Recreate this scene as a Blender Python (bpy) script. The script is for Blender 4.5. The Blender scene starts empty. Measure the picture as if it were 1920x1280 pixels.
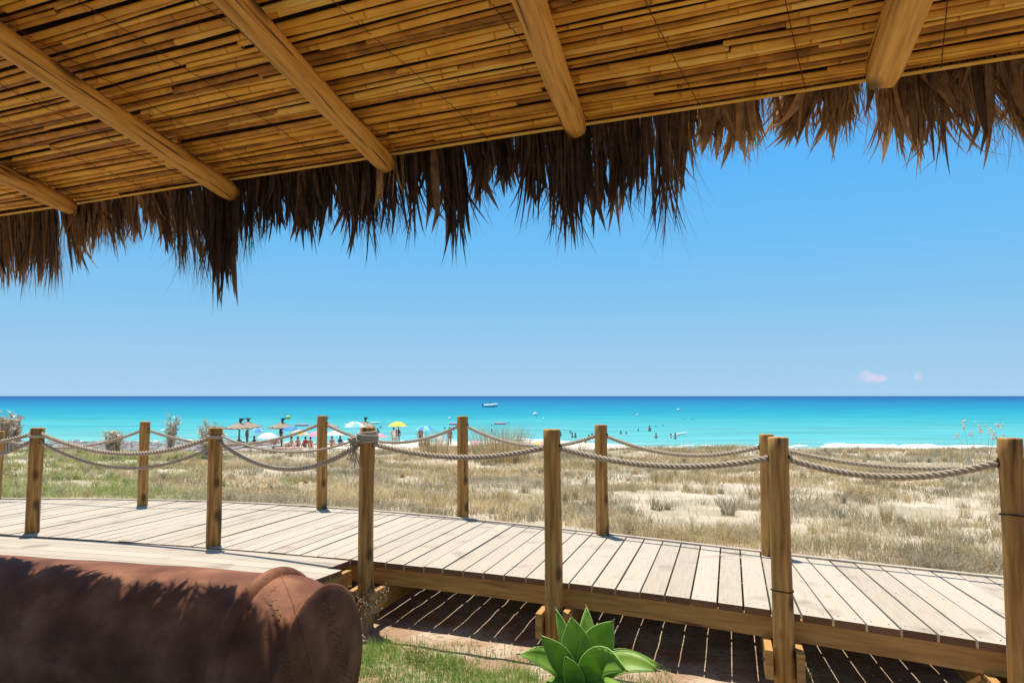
import bpy, math, random
import numpy as np
from mathutils import Vector, Matrix, noise as mnoise
random.seed(7); rng = np.random.default_rng(7)
R = math.radians
SC = bpy.context.scene
COL = SC.collection

# ------------------------------------------------------------------ camera
F = 1387.0; EYE = 1.3; TH = math.atan(102 / F)
cam = bpy.data.cameras.new('camera'); camo = bpy.data.objects.new('camera', cam); COL.objects.link(camo)
cam.sensor_width = 36; cam.lens = 36 * F / 1920; cam.clip_end = 60000; cam.clip_start = .05
camo.location = (0, 0, EYE); camo.rotation_euler = (math.pi / 2 + TH, 0, 0)
SC.camera = camo
# ------------------------------------------------------------------ world, sun, exposure
SUN = Vector((-.12, .25, 1)).normalized()
EL = math.asin(SUN.z); AZ = math.atan2(SUN.x, SUN.y)
w = bpy.data.worlds.new('World'); SC.world = w; w.use_nodes = True
nt = w.node_tree; bg = nt.nodes['Background']
sky = nt.nodes.new('ShaderNodeTexSky'); sky.sky_type = 'NISHITA'; sky.sun_disc = False
sky.sun_elevation = EL; sky.sun_rotation = AZ % (2 * math.pi); sky.altitude = 0
sky.air_density = 1.0; sky.dust_density = .15; sky.ozone_density = 2.2
hsv = nt.nodes.new('ShaderNodeHueSaturation'); hsv.inputs['Saturation'].default_value = 1.05
nt.links.new(sky.outputs[0], hsv.inputs['Color'])
bg.inputs[1].default_value = .11
# clear marine air: the lower sky is tuned from the horizon's pale blue to azure, the real sky model takes over higher up
tcw = nt.nodes.new('ShaderNodeTexCoord'); spw = nt.nodes.new('ShaderNodeSeparateXYZ'); nt.links.new(tcw.outputs['Generated'], spw.inputs[0])
crw = nt.nodes.new('ShaderNodeValToRGB'); nt.links.new(spw.outputs[2], crw.inputs[0]); er = crw.color_ramp.elements
for k_, (p_, c_) in enumerate([(0, (.41, .64, .86)), (.06, (.33, .60, .86)), (.12, (.25, .56, .87)), (.2, (.165, .52, .92)), (.33, (.10, .45, .96)), (.6, (.07, .30, .75))]):
    q_ = er[k_] if k_ < 2 else er.new(p_); q_.position = p_; q_.color = (*c_, 1)
def wmath(op, a, b=None, c=None):
    q = nt.nodes.new('ShaderNodeMath'); q.operation = op
    for k, v in enumerate((a, b, c)):
        if v is None: continue
        if isinstance(v, (int, float)): q.inputs[k].default_value = v
        else: nt.links.new(v, q.inputs[k])
    return q.outputs[0]
# two faint thin clouds low over the sea on the right
azn = wmath('DIVIDE', spw.outputs[0], spw.outputs[1]); eln = wmath('DIVIDE', spw.outputs[2], spw.outputs[1])
cn = nt.nodes.new('ShaderNodeTexNoise'); cn.inputs['Scale'].default_value = 60; cn.inputs['Detail'].default_value = 6; nt.links.new(tcw.outputs['Generated'], cn.inputs['Vector'])
cl_ = None
for ca, ce, ra, re_ in ((.487, .0262, .026, .011), (.541, .0262, .016, .008)):
    a_ = wmath('POWER', wmath('ABSOLUTE', wmath('MULTIPLY_ADD', azn, 1 / ra, -ca / ra)), 2); b_ = wmath('POWER', wmath('ABSOLUTE', wmath('MULTIPLY_ADD', eln, 1 / re_, -ce / re_)), 2)
    m_ = wmath('MAXIMUM', wmath('SUBTRACT', 1, wmath('ADD', a_, b_)), 0); cl_ = m_ if cl_ is None else wmath('MAXIMUM', cl_, m_)
clf = wmath('MINIMUM', wmath('MULTIPLY', wmath('MULTIPLY', cl_, wmath('MAXIMUM', wmath('MULTIPLY_ADD', cn.outputs[0], 5, -2.1), 0)), wmath('GREATER_THAN', spw.outputs[1], 0)), .75)
cm = nt.nodes.new('ShaderNodeMix'); cm.data_type = 'RGBA'; nt.links.new(clf, cm.inputs[0]); nt.links.new(crw.outputs[0], cm.inputs[6]); cm.inputs[7].default_value = (.74, .70, .84, 1)
vs = nt.nodes.new('ShaderNodeVectorMath'); vs.operation = 'SCALE'; vs.inputs[3].default_value = 1 / (.11 * 2 ** .45); nt.links.new(cm.outputs[2], vs.inputs[0])
hm = nt.nodes.new('ShaderNodeMapRange'); hm.inputs[1].default_value = .35; hm.inputs[2].default_value = .75; nt.links.new(spw.outputs[2], hm.inputs[0])
fm = nt.nodes.new('ShaderNodeMix'); fm.data_type = 'RGBA'; nt.links.new(hm.outputs[0], fm.inputs[0]); nt.links.new(vs.outputs[0], fm.inputs[6]); nt.links.new(hsv.outputs[0], fm.inputs[7])
nt.links.new(fm.outputs[2], bg.inputs[0])
sl = bpy.data.lights.new('sun', 'SUN'); sl.energy = 4.6; sl.angle = R(.53); sl.color = (1, .95, .87)
so = bpy.data.objects.new('sun', sl); COL.objects.link(so); so.location = (0, 0, 20)
so.rotation_euler = (-SUN).to_track_quat('-Z', 'Y').to_euler()
SC.view_settings.view_transform = 'Standard'; SC.view_settings.look = 'None'
SC.view_settings.exposure = .45; SC.view_settings.gamma = 1
SC.cycles.max_bounces = 8; SC.cycles.diffuse_bounces = 5; SC.cycles.transparent_max_bounces = 8

# ------------------------------------------------------------------ helpers
ct, st = math.cos(TH), math.sin(TH)
def ray(px, py):
    u = (px - 960) / F; v = (640 - py) / F
    return Vector((u, ct - v * st, st + v * ct))
def pw(px, py, z=0.0):
    d = ray(px, py); t = (z - EYE) / d.z
    return Vector((0, 0, EYE)) + d * t
def pd(px, py, D):
    d = ray(px, py); return Vector((0, 0, EYE)) + d * (D / d.y)
def proj(p):
    x, y, z = p[0], p[1], p[2] - EYE
    f = y * ct + z * st; v = -y * st + z * ct
    return 960 + F * x / f, 640 - F * v / f

class MB:
    def __init__(s): s.v = []; s.f = []; s.r = []; s.m = []; s.n = 0
    def add(s, v, f, r=.5, mi=0):
        v = np.asarray(v, float).reshape(-1, 3); s.v.append(v)
        f = np.asarray(f, int) + s.n; s.f.append(f)
        s.r.append(np.full(len(v), r, float) if np.isscalar(r) else np.asarray(r, float))
        s.m.append(np.full(len(f), mi, int)); s.n += len(v)
    def tube(s, pts, rad, sides=8, r=.5, caps=True, mi=0, ph=0.0):
        pts = np.asarray(pts, float); n = len(pts)
        rad = np.full(n, rad, float) if np.isscalar(rad) else np.asarray(rad, float)
        t = np.gradient(pts, axis=0); t /= np.linalg.norm(t, axis=1)[:, None] + 1e-12
        up = np.array([0, 0, 1.]) if abs(t[:, 2]).mean() < .8 else np.array([1., 0, 0])
        a = np.cross(t, up); a /= np.linalg.norm(a, axis=1)[:, None] + 1e-12
        b = np.cross(t, a)
        an = np.linspace(0, 2 * math.pi, sides, endpoint=False) + ph
        P = pts[:, None] + rad[:, None, None] * (a[:, None] * np.cos(an)[None, :, None] + b[:, None] * np.sin(an)[None, :, None])
        i = np.arange(n - 1)[:, None] * sides; j = np.arange(sides)[None]; k = (j + 1) % sides
        f = np.stack([i + j, i + k, i + sides + k, i + sides + j], -1).reshape(-1, 4)
        s.add(P, f, r, mi)
        if caps:
            s.n -= 0
            for e, c in ((0, pts[0]), (n - 1, pts[-1])):
                ring = P[e]; cc = np.vstack([ring, c]); q = np.arange(sides)
                s.add(cc, np.stack([q, (q + 1) % sides, np.full(sides, sides), np.full(sides, sides)], -1), r if np.isscalar(r) else .5, mi)
    def box(s, p0, ax, ay, az, r=.5, mi=0):
        """box from corner p0 and three edge vectors"""
        p0, ax, ay, az = [np.array(q, float) for q in (p0, ax, ay, az)]
        v = [p0 + i * ax + j * ay + k * az for k in (0, 1) for j in (0, 1) for i in (0, 1)]
        s.add(v, [[0, 2, 3, 1], [4, 5, 7, 6], [0, 1, 5, 4], [2, 6, 7, 3], [0, 4, 6, 2], [1, 3, 7, 5]], r, mi)
    def build(s, name, mats, parent=None, smooth=False):
        me = bpy.data.meshes.new(name)
        V = np.concatenate(s.v); Fc = np.concatenate(s.f); rr = np.concatenate(s.r); mm = np.concatenate(s.m)
        tri = Fc[:, 2] == Fc[:, 3]
        cnt = np.where(tri, 3, 4); ls = np.concatenate([[0], np.cumsum(cnt)[:-1]])
        mask = np.ones(Fc.shape, bool); mask[tri, 3] = False
        loops = Fc[mask]
        me.vertices.add(len(V)); me.vertices.foreach_set('co', V.astype(np.float32).ravel())
        me.loops.add(len(loops)); me.loops.foreach_set('vertex_index', loops.astype(np.int32))
        me.polygons.add(len(Fc)); me.polygons.foreach_set('loop_start', ls.astype(np.int32))
        me.polygons.foreach_set('loop_total', cnt.astype(np.int32))
        me.polygons.foreach_set('material_index', mm.astype(np.int32))
        me.polygons.foreach_set('use_smooth', np.full(len(Fc), smooth))
        me.update(calc_edges=True)
        at = me.attributes.new('rnd', 'FLOAT', 'POINT'); at.data.foreach_set('value', rr.astype(np.float32))
        for m_ in (mats if isinstance(mats, (list, tuple)) else [mats]): me.materials.append(m_)
        o = bpy.data.objects.new(name, me); COL.objects.link(o)
        if parent: o.parent = parent
        return o
def tag(o, label=None, cat=None, group=None, kind=None):
    if label: o['label'] = label
    if cat: o['category'] = cat
    if group: o['group'] = group
    if kind: o['kind'] = kind
    return o
def empty(name, label, cat, loc=(0, 0, 0), group=None):
    o = bpy.data.objects.new(name, None); COL.objects.link(o); o.location = loc; o.empty_display_size = .1
    return tag(o, label, cat, group)
def shift(o, loc):
    """move mesh origin of a top-level mesh to loc, keeping it in place"""
    o.data.transform(Matrix.Translation(-Vector(loc))); o.location = loc; return o
def bevel(o, wd, seg=2):
    m = o.modifiers.new('bevel', 'BEVEL'); m.width = wd; m.segments = seg; m.limit_method = 'ANGLE'; return o

def material(name, stops, nscale=(1, 1, 1), nsc=5, det=5, rough=.7, bump=.3, bdist=.01, mix=.5, spec=.3, coord='Object',
             trans=0.0, tcol=None, dark=None, dscale=(1, 1, 1), dth=(.60, .68), bsc=None, rot=0, knots=None):
    """colour ramp over (per-piece random value mixed with stretched noise); optional dark marks; optional translucency"""
    m = bpy.data.materials.new(name); m.use_nodes = True; n = m.node_tree; L = n.links
    b = n.nodes['Principled BSDF']; b.inputs['Roughness'].default_value = rough; b.inputs['Specular IOR Level'].default_value = spec
    tc = n.nodes.new('ShaderNodeTexCoord'); mp = n.nodes.new('ShaderNodeMapping'); mp.inputs['Scale'].default_value = nscale
    mr_ = n.nodes.new('ShaderNodeMapping'); mr_.inputs['Rotation'].default_value = (0, 0, rot); L.new(tc.outputs[coord], mr_.inputs[0]); L.new(mr_.outputs[0], mp.inputs[0])
    no = n.nodes.new('ShaderNodeTexNoise'); no.inputs['Scale'].default_value = nsc; no.inputs['Detail'].default_value = det
    L.new(mp.outputs[0], no.inputs['Vector'])
    at = n.nodes.new('ShaderNodeAttribute'); at.attribute_name = 'rnd'
    cr0 = n.nodes.new('ShaderNodeMapRange'); cr0.inputs[1].default_value = .28; cr0.inputs[2].default_value = .72
    L.new(no.outputs[0], cr0.inputs[0])
    mx = n.nodes.new('ShaderNodeMix'); mx.inputs[0].default_value = mix
    L.new(at.outputs['Fac'], mx.inputs[2]); L.new(cr0.outputs[0], mx.inputs[3])
    cr = n.nodes.new('ShaderNodeValToRGB'); L.new(mx.outputs[0], cr.inputs[0])
    e = cr.color_ramp.elements
    for i, (p, c) in enumerate(stops):
        q = e[i] if i < 2 else e.new(p); q.position = p; q.color = (*c, 1)
    out = cr.outputs[0]
    if dark:
        mp2 = n.nodes.new('ShaderNodeMapping'); mp2.inputs['Scale'].default_value = dscale; L.new(tc.outputs[coord], mp2.inputs[0])
        n2 = n.nodes.new('ShaderNodeTexNoise'); n2.inputs['Scale'].default_value = 1; n2.inputs['Detail'].default_value = 4; L.new(mp2.outputs[0], n2.inputs['Vector'])
        mr = n.nodes.new('ShaderNodeMapRange'); mr.inputs[1].default_value = dth[0]; mr.inputs[2].default_value = dth[1]; L.new(n2.outputs[0], mr.inputs[0])
        m2 = n.nodes.new('ShaderNodeMix'); m2.data_type = 'RGBA'; L.new(mr.outputs[0], m2.inputs[0]); L.new(out, m2.inputs[6]); m2.inputs[7].default_value = (*dark, 1)
        out = m2.outputs[2]
    if knots:
        mk = n.nodes.new('ShaderNodeMapping'); mk.inputs['Scale'].default_value = knots; L.new(tc.outputs[coord], mk.inputs[0])
        vo = n.nodes.new('ShaderNodeTexVoronoi'); vo.inputs['Scale'].default_value = 1; L.new(mk.outputs[0], vo.inputs['Vector'])
        kr = n.nodes.new('ShaderNodeMapRange'); kr.inputs[1].default_value = .13; kr.inputs[2].default_value = .30; kr.inputs[3].default_value = .85; kr.inputs[4].default_value = 0; L.new(vo.outputs['Distance'], kr.inputs[0])
        m4 = n.nodes.new('ShaderNodeMix'); m4.data_type = 'RGBA'; L.new(kr.outputs[0], m4.inputs[0]); L.new(out, m4.inputs[6]); m4.inputs[7].default_value = (.06, .03, .014, 1); out = m4.outputs[2]
    L.new(out, b.inputs['Base Color'])
    if bump:
        bp = n.nodes.new('ShaderNodeBump'); bp.inputs['Strength'].default_value = bump; bp.inputs['Distance'].default_value = bdist
        if bsc:
            n3 = n.nodes.new('ShaderNodeTexNoise'); n3.inputs['Scale'].default_value = bsc; n3.inputs['Detail'].default_value = 6
            L.new(mp.outputs[0], n3.inputs['Vector']); L.new(n3.outputs[0], bp.inputs['Height'])
        else: L.new(no.outputs[0], bp.inputs['Height'])
        L.new(bp.outputs[0], b.inputs['Normal'])
    if trans:
        tr = n.nodes.new('ShaderNodeBsdfTranslucent'); ms = n.nodes.new('ShaderNodeMixShader'); ms.inputs[0].default_value = trans
        if tcol: tr.inputs[0].default_value = (*tcol, 1)
        else: L.new(out, tr.inputs[0])
        L.new(b.outputs[0], ms.inputs[1]); L.new(tr.outputs[0], ms.inputs[2])
        L.new(ms.outputs[0], n.nodes['Material Output'].inputs[0])
    return m
def flat(name, c, rough=.6, var=.12, spec=.3, trans=0):
    c = np.array(c); return material(name, [(0, tuple(c * (1 - var))), (1, tuple(np.minimum(c * (1 + var), 1)))], nsc=9, rough=rough, bump=.1, spec=spec, trans=trans)

M = {}
M['post'] = material('post_wood', [(0, (.12, .05, .012)), (.45, (.38, .185, .045)), (1, (.66, .37, .11))], nscale=(11, 11, .8), nsc=3, det=8, rough=.75,
                     bump=.5, bdist=.006, mix=.75, dark=(.035, .02, .01), dscale=(24, 24, 1.3), dth=(.62, .72), bsc=9, knots=(7, 7, 4.2))
M['deck'] = material('deck_wood', [(0, (.38, .315, .23)), (.5, (.47, .395, .295)), (1, (.53, .455, .35))], nscale=(26, 1.6, 1), nsc=2.2, det=9, rough=.8,
                     bump=.35, bdist=.004, mix=.5, spec=.2, rot=math.radians(16), dark=(.27, .21, .15), dscale=(3, 3, 3), dth=(.58, .78))
M['deck2'] = material('platform_wood', [(0, (.38, .315, .23)), (.5, (.47, .395, .295)), (1, (.53, .455, .35))], nscale=(1.6, 26, 1), nsc=2.2, det=9, rough=.8,
                     bump=.35, bdist=.004, mix=.5, spec=.2, rot=math.radians(8), dark=(.27, .21, .15), dscale=(3, 3, 3), dth=(.58, .78))
M['deckend'] = material('board_end', [(0, (.12, .055, .028)), (1, (.27, .14, .07))], nsc=12, rough=.85, mix=.5)
M['beam'] = material('beam_wood', [(0, (.26, .135, .04)), (.5, (.44, .24, .07)), (1, (.58, .34, .11))], nscale=(1.2, 1.2, 14), nsc=3, det=6, rough=.7, bump=.3, mix=.7,
                     dark=(.12, .05, .02), dscale=(1.5, 1.5, 24), dth=(.62, .7))
M['rafter'] = material('rafter_wood', [(0, (.30, .13, .025)), (.45, (.70, .36, .07)), (1, (.95, .58, .15))], nscale=(24, 1.3, 24), nsc=2.2, det=7, rough=.6, bump=.35,
                       bdist=.005, mix=.75, dark=(.13, .06, .025), dscale=(42, 1.5, 42), dth=(.57, .63), knots=(7, 2.6, 7))
M['reed'] = material('reed', [(0, (.13, .05, .012)), (.3, (.60, .27, .035)), (.65, (.97, .54, .07)), (1, (.98, .74, .20))], nsc=9, nscale=(1, 1, 1), det=6, rough=.5,
                     bump=.3, bdist=.003, mix=.3, spec=.3)
M['thatch'] = material('palm_thatch', [(0, (.035, .02, .012)), (.35, (.11, .062, .034)), (.7, (.36, .20, .08)), (1, (.66, .42, .19))], nsc=30, rough=.55, bump=.3, mix=.22, trans=.36)
M['cover'] = material('thatch_cover', [(0, (.02, .012, .006)), (1, (.06, .035, .018))], nsc=10, rough=.9, mix=.9, bump=.6)  # near black: the shade between the reeds is put into this colour
M['thread'] = flat('thread', (.10, .02, .012), .7)
M['rope'] = material('rope_fibre', [(0, (.30, .23, .15)), (1, (.60, .49, .36))], nsc=60, rough=.9, bump=.5, bdist=.002, mix=.6)
M['hole'] = flat('hole_dark', (.02, .015, .01), .9)
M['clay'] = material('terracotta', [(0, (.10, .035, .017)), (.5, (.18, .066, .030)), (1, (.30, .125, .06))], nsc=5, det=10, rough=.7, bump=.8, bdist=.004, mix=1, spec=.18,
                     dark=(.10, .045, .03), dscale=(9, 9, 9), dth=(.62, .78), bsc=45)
M['agave'] = material('agave_leaf', [(0, (.13, .22, .07)), (.4, (.22, .40, .045)), (1, (.42, .60, .10))], nscale=(1, 1, .5), nsc=14, det=6, rough=.45, bump=.15, mix=.5, spec=.35, trans=.42)
M['agave_edge'] = flat('agave_margin', (.30, .46, .10), .5)
M['dry_tip'] = flat('dry_tip', (.16, .08, .04), .8)

# ------------------------------------------------------------------ deck outline (world, z = 0 is the deck top)
front_px = [(-500, 985), (0, 1004), (398, 1023), (690, 1053), (1020, 1091), (1240, 1111), (1440, 1142), (1900, 1212)]
back_px = [(-500, 928), (0, 935), (265, 940), (600, 952), (860, 970), (1140, 1004), (1440, 1040), (1900, 1086)]
FR = [pw(*q) for q in front_px]; BK = [pw(*q) for q in back_px]
def smooth_line(P, deg=3):
    x = np.array([p.x for p in P]); y = np.array([p.y for p in P])
    return np.poly1d(np.polyfit(x, y, deg))
pf = smooth_line(FR, 3); pb = smooth_line(BK, 4)
XF0, XF1 = FR[0].x, FR[-1].x; XB0, XB1 = BK[0].x, BK[-1].x
def fy(x):
    x = np.asarray(x, float); xc = np.clip(x, XF0, XF1); return pf(xc) + np.where(x > XF1, -.55 * (x - XF1), 0) + np.where(x < XF0, -.1 * (x - XF0), 0)
def by(x):
    x = np.asarray(x, float); xc = np.clip(x, XB0, XB1); return pb(xc) + np.where(x > XB1, -.6 * (x - XB1), 0) + np.where(x < XB0, 0, 0)

# ------------------------------------------------------------------ terrain
SEA = -3.6
def sstep(a, b, x): t = np.clip((x - a) / (b - a), 0, 1); return t * t * (3 - 2 * t)
def shore(x): return 79 - 16 * sstep(2, 18, np.asarray(x, float)) + 6 * np.sin(x * .021 + .6) + 2 * np.sin(x * .07)
def wav(x, y):
    return (np.sin(x * .55 + 1.3 + .8 * np.sin(y * .37)) * np.sin(y * .63 + .5 + .7 * np.sin(x * .41)) * .5
            + np.sin(x * 1.3 + y * .9) * np.sin(y * 1.7 - x * .6) * .22 + np.sin(x * 2.9 + 1) * np.sin(y * 3.3 + x) * .08)
def gz(x, y):
    x = np.asarray(x, float); y = np.asarray(y, float)
    z = -.45 + .30 * sstep(-.30, .12, y - by(x)) - .16 * sstep(.5, 4, y - by(x))  # bank added along the deck's back edge to block light from beneath
    dune = sstep(.2, 6, y - by(x))
    z = z + dune * (.16 * wav(x, y) - (.30 - .06 * sstep(0, 5, x)) * sstep(7, 24, y)) + (1 - dune) * .012 * wav(x * 3, y * 3)
    z = z + 0.3 * np.exp(-((x + .3) / 2.0) ** 2 - ((y - 27) / 4.) ** 2)
    z = z - (2.85 + z * .0) * sstep(25, 37, y)
    z = z + .5 * wav(x * .2, y * .2) * sstep(26, 34, y) * (1 - sstep(40, 60, y)) * .4
    b = sstep(48, 60, y)
    s = shore(x)
    zb = SEA + np.clip((s - y), -60, 60) * .022
    return z * (1 - b) + zb * b
def axis(parts):
    return np.unique(np.concatenate([np.arange(a, b, c) for a, b, c in parts]))
gx = axis([(-400, -60, 20), (-60, -20, 2), (-20, -7, .5), (-7, 7, .12), (7, 20, .5), (20, 60, 2), (60, 401, 20)])
gy = axis([(-60, -4, 4), (-4, 1, .5), (1, 12, .12), (12, 32, .35), (32, 100, 1.2), (100, 200, 10)])
X, Y = np.meshgrid(gx, gy)
Z = gz(X, Y)
# small lumps in the sand
Z += (rng.random(Z.shape) - .5) * .012 * (Y < 32)
g = MB(); nx = len(gx); ny = len(gy)
i = np.arange(ny - 1)[:, None] * nx; j = np.arange(nx - 1)[None]
g.add(np.stack([X, Y, Z], -1).reshape(-1, 3), np.stack([i + j, i + j + 1, i + nx + j + 1, i + nx + j], -1).reshape(-1, 4))
mg = bpy.data.materials.new('dune_ground'); mg.use_nodes = True
def ground_material(m):
    n = m.node_tree; L = n.links; b = n.nodes['Principled BSDF']; b.inputs['Roughness'].default_value = .95; b.inputs['Specular IOR Level'].default_value = .1
    ge = n.nodes.new('ShaderNodeNewGeometry'); sp = n.nodes.new('ShaderNodeSeparateXYZ'); L.new(ge.outputs['Position'], sp.inputs[0])
    def noise(sc, det=5):
        q = n.nodes.new('ShaderNodeTexNoise'); q.inputs['Scale'].default_value = sc; q.inputs['Detail'].default_value = det; L.new(ge.outputs['Position'], q.inputs['Vector']); return q.outputs[0]
    def mr(a, f0, f1, t0=0, t1=1):
        q = n.nodes.new('ShaderNodeMapRange'); L.new(a, q.inputs[0]); q.inputs[1].default_value = f0; q.inputs[2].default_value = f1; q.inputs[3].default_value = t0; q.inputs[4].default_value = t1; return q.outputs[0]
    def mix(f, a, c):
        q = n.nodes.new('ShaderNodeMix'); q.data_type = 'RGBA'; L.new(f, q.inputs[0])
        for k, v in ((6, a), (7, c)):
            if isinstance(v, tuple): q.inputs[k].default_value = (*v, 1)
            else: L.new(v, q.inputs[k])
        return q.outputs[2]
    def mul(a, c):
        q = n.nodes.new('ShaderNodeMath'); q.operation = 'MULTIPLY'; L.new(a, q.inputs[0]); L.new(c, q.inputs[1]); return q.outputs[0]
    sand = mix(mr(noise(2.2, 8), .35, .65), (.44, .36, .25), (.60, .51, .38))
    litter = mix(mr(noise(1.1, 7), .46, .58), sand, (.38, .32, .21))
    soil = mix(mr(noise(3.5, 8), .4, .62), (.34, .22, .135), (.50, .39, .27))
    soil = mix(mr(noise(28, 4), .56, .66), soil, (.27, .17, .10))
    nearm = mr(sp.outputs[1], 6.0, 7.4)
    c = mix(nearm, soil, litter)
    beach = mix(mr(noise(.5, 6), .4, .6), (.62, .52, .40), (.72, .62, .50))
    c = mix(mr(sp.outputs[1], 40, 52), c, beach)
    # grey pebble shore to the left
    gm = mul(mr(sp.outputs[1], 50, 58), mr(sp.outputs[0], -14, -24))
    peb = mix(mr(noise(1.3, 8), .42, .6), (.20, .18, .165), (.46, .43, .40))
    c = mix(gm, c, peb)
    L.new(c, b.inputs['Base Color'])
    bp = n.nodes.new('ShaderNodeBump'); bp.inputs['Strength'].default_value = .7; bp.inputs['Distance'].default_value = .03
    L.new(noise(9, 9), bp.inputs['Height']); L.new(bp.outputs[0], b.inputs['Normal'])
ground_material(mg)
tag(g.build('ground', mg, smooth=True), kind='structure')

# ------------------------------------------------------------------ sea
ms = bpy.data.materials.new('sea_water'); ms.use_nodes = True
def sea_material(m):
    n = m.node_tree; L = n.links; b = n.nodes['Principled BSDF']
    ge = n.nodes.new('ShaderNodeNewGeometry'); sp = n.nodes.new('ShaderNodeSeparateXYZ'); L.new(ge.outputs['Position'], sp.inputs[0])
    lg = n.nodes.new('ShaderNodeMath'); lg.operation = 'LOGARITHM'; lg.inputs[1].default_value = 10; L.new(sp.outputs[1], lg.inputs[0])
    mp = n.nodes.new('ShaderNodeMapping'); mp.inputs['Scale'].default_value = (.004, .022, 1); L.new(ge.outputs['Position'], mp.inputs[0])
    no = n.nodes.new('ShaderNodeTexNoise'); no.inputs['Scale'].default_value = 1; no.inputs['Detail'].default_value = 4; L.new(mp.outputs[0], no.inputs['Vector'])
    ad = n.nodes.new('ShaderNodeMath'); ad.operation = 'MULTIPLY_ADD'; L.new(no.outputs[0], ad.inputs[0]); ad.inputs[1].default_value = .42; L.new(lg.outputs[0], ad.inputs[2])
    x1 = n.nodes.new('ShaderNodeMath'); x1.operation = 'MULTIPLY_ADD'; L.new(sp.outputs[0], x1.inputs[0]); x1.inputs[1].default_value = .0004; L.new(ad.outputs[0], x1.inputs[2])
    mr = n.nodes.new('ShaderNodeMapRange'); mr.inputs[1].default_value = 1.98; mr.inputs[2].default_value = 3.6; L.new(ad.outputs[0], mr.inputs[0])
    cr = n.nodes.new('ShaderNodeValToRGB'); L.new(mr.outputs[0], cr.inputs[0]); e = cr.color_ramp.elements
    S = [(0, (.20, .43, .38)), (.13, (.11, .39, .37)), (.25, (.04, .33, .34)), (.35, (.01, .255, .315)), (.50, (.002, .18, .295)), (.70, (.002, .11, .24)), (1, (.002, .06, .17))]
    for k, (p, c) in enumerate(S):
        q = e[k] if k < 2 else e.new(p); q.position = p; q.color = (*c, 1)
    mp3 = n.nodes.new('ShaderNodeMapping'); mp3.inputs['Scale'].default_value = (.06, .35, 1); L.new(ge.outputs['Position'], mp3.inputs[0])
    n4 = n.nodes.new('ShaderNodeTexNoise'); n4.inputs['Scale'].default_value = 1; n4.inputs['Detail'].default_value = 6; L.new(mp3.outputs[0], n4.inputs['Vector'])
    m4 = n.nodes.new('ShaderNodeMapRange'); m4.inputs[1].default_value = .3; m4.inputs[2].default_value = .7; m4.inputs[3].default_value = .80; m4.inputs[4].default_value = 1.22; L.new(n4.outputs[0], m4.inputs[0])  # streaks put ripple shading and glints into the water colour
    v4 = n.nodes.new('ShaderNodeVectorMath'); v4.operation = 'SCALE'; L.new(cr.outputs[0], v4.inputs[0]); L.new(m4.outputs[0], v4.inputs[3])
    L.new(v4.outputs[0], b.inputs['Base Color'])
    b.inputs['Roughness'].default_value = .35; b.inputs['Specular IOR Level'].default_value = .05
    n2 = n.nodes.new('ShaderNodeTexNoise'); n2.inputs['Scale'].default_value = 1.4; n2.inputs['Detail'].default_value = 7
    mp2 = n.nodes.new('ShaderNodeMapping'); mp2.inputs['Scale'].default_value = (.35, 1, 1); L.new(ge.outputs['Position'], mp2.inputs[0]); L.new(mp2.outputs[0], n2.inputs['Vector'])
    bp = n.nodes.new('ShaderNodeBump'); bp.inputs['Strength'].default_value = 1; bp.inputs['Distance'].default_value = .35
    L.new(n2.outputs[0], bp.inputs['Height']); L.new(bp.outputs[0], b.inputs['Normal'])
sea_material(ms)
s = MB()
sy = [55, 70, 100, 200, 500, 2000, 8000, 40000]; sx = [-40000, -5000, -500, -100, 0, 100, 500, 5000, 40000]
X, Y = np.meshgrid(sx, sy); nx = len(sx)
i = np.arange(len(sy) - 1)[:, None] * nx; j = np.arange(nx - 1)[None]
s.add(np.stack([X, Y, np.full(X.shape, SEA)], -1).reshape(-1, 3), np.stack([i + j, i + j + 1, i + nx + j + 1, i + nx + j], -1).reshape(-1, 4))
tag(s.build('sea', ms), kind='structure')

# white surf along the shore
mb = MB()
for k in range(480):
    x = random.uniform(-70, 95); row = random.random() ** 1.6 * 5; y = float(shore(x)) + .6 + row; L_ = random.uniform(.5, 3.5) * (1.6 if x > 32 else .7); wv = random.uniform(.1, .35) * (1.8 if 30 < x < 46 else .7)
    if not 28 < x < 48 and random.random() < .8: continue
    n_ = 6; t = np.linspace(-1, 1, n_); xx = x + t * L_ / 2; yy = y + .3 * np.sin(t * 3 + k); ww = wv * np.sqrt(np.clip(1 - t ** 2, 0.02, 1)); zz = SEA + .03 + .12 * (1 - t ** 2) * random.random()
    V = np.concatenate([np.stack([xx, yy - ww, np.full(n_, SEA + .01)], -1), np.stack([xx, yy, zz], -1), np.stack([xx, yy + ww, np.full(n_, SEA + .01)], -1)])
    q = np.arange(n_ - 1); mb.add(V, np.concatenate([np.stack([a_ + q, a_ + q + 1, a_ + n_ + q + 1, a_ + n_ + q], -1) for a_ in (0, n_)]), random.random())
tag(mb.build('surf', flat('sea_foam', (.85, .88, .88), .9), smooth=True), 'white surf breaking along the shore', 'surf', kind='stuff')

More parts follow.
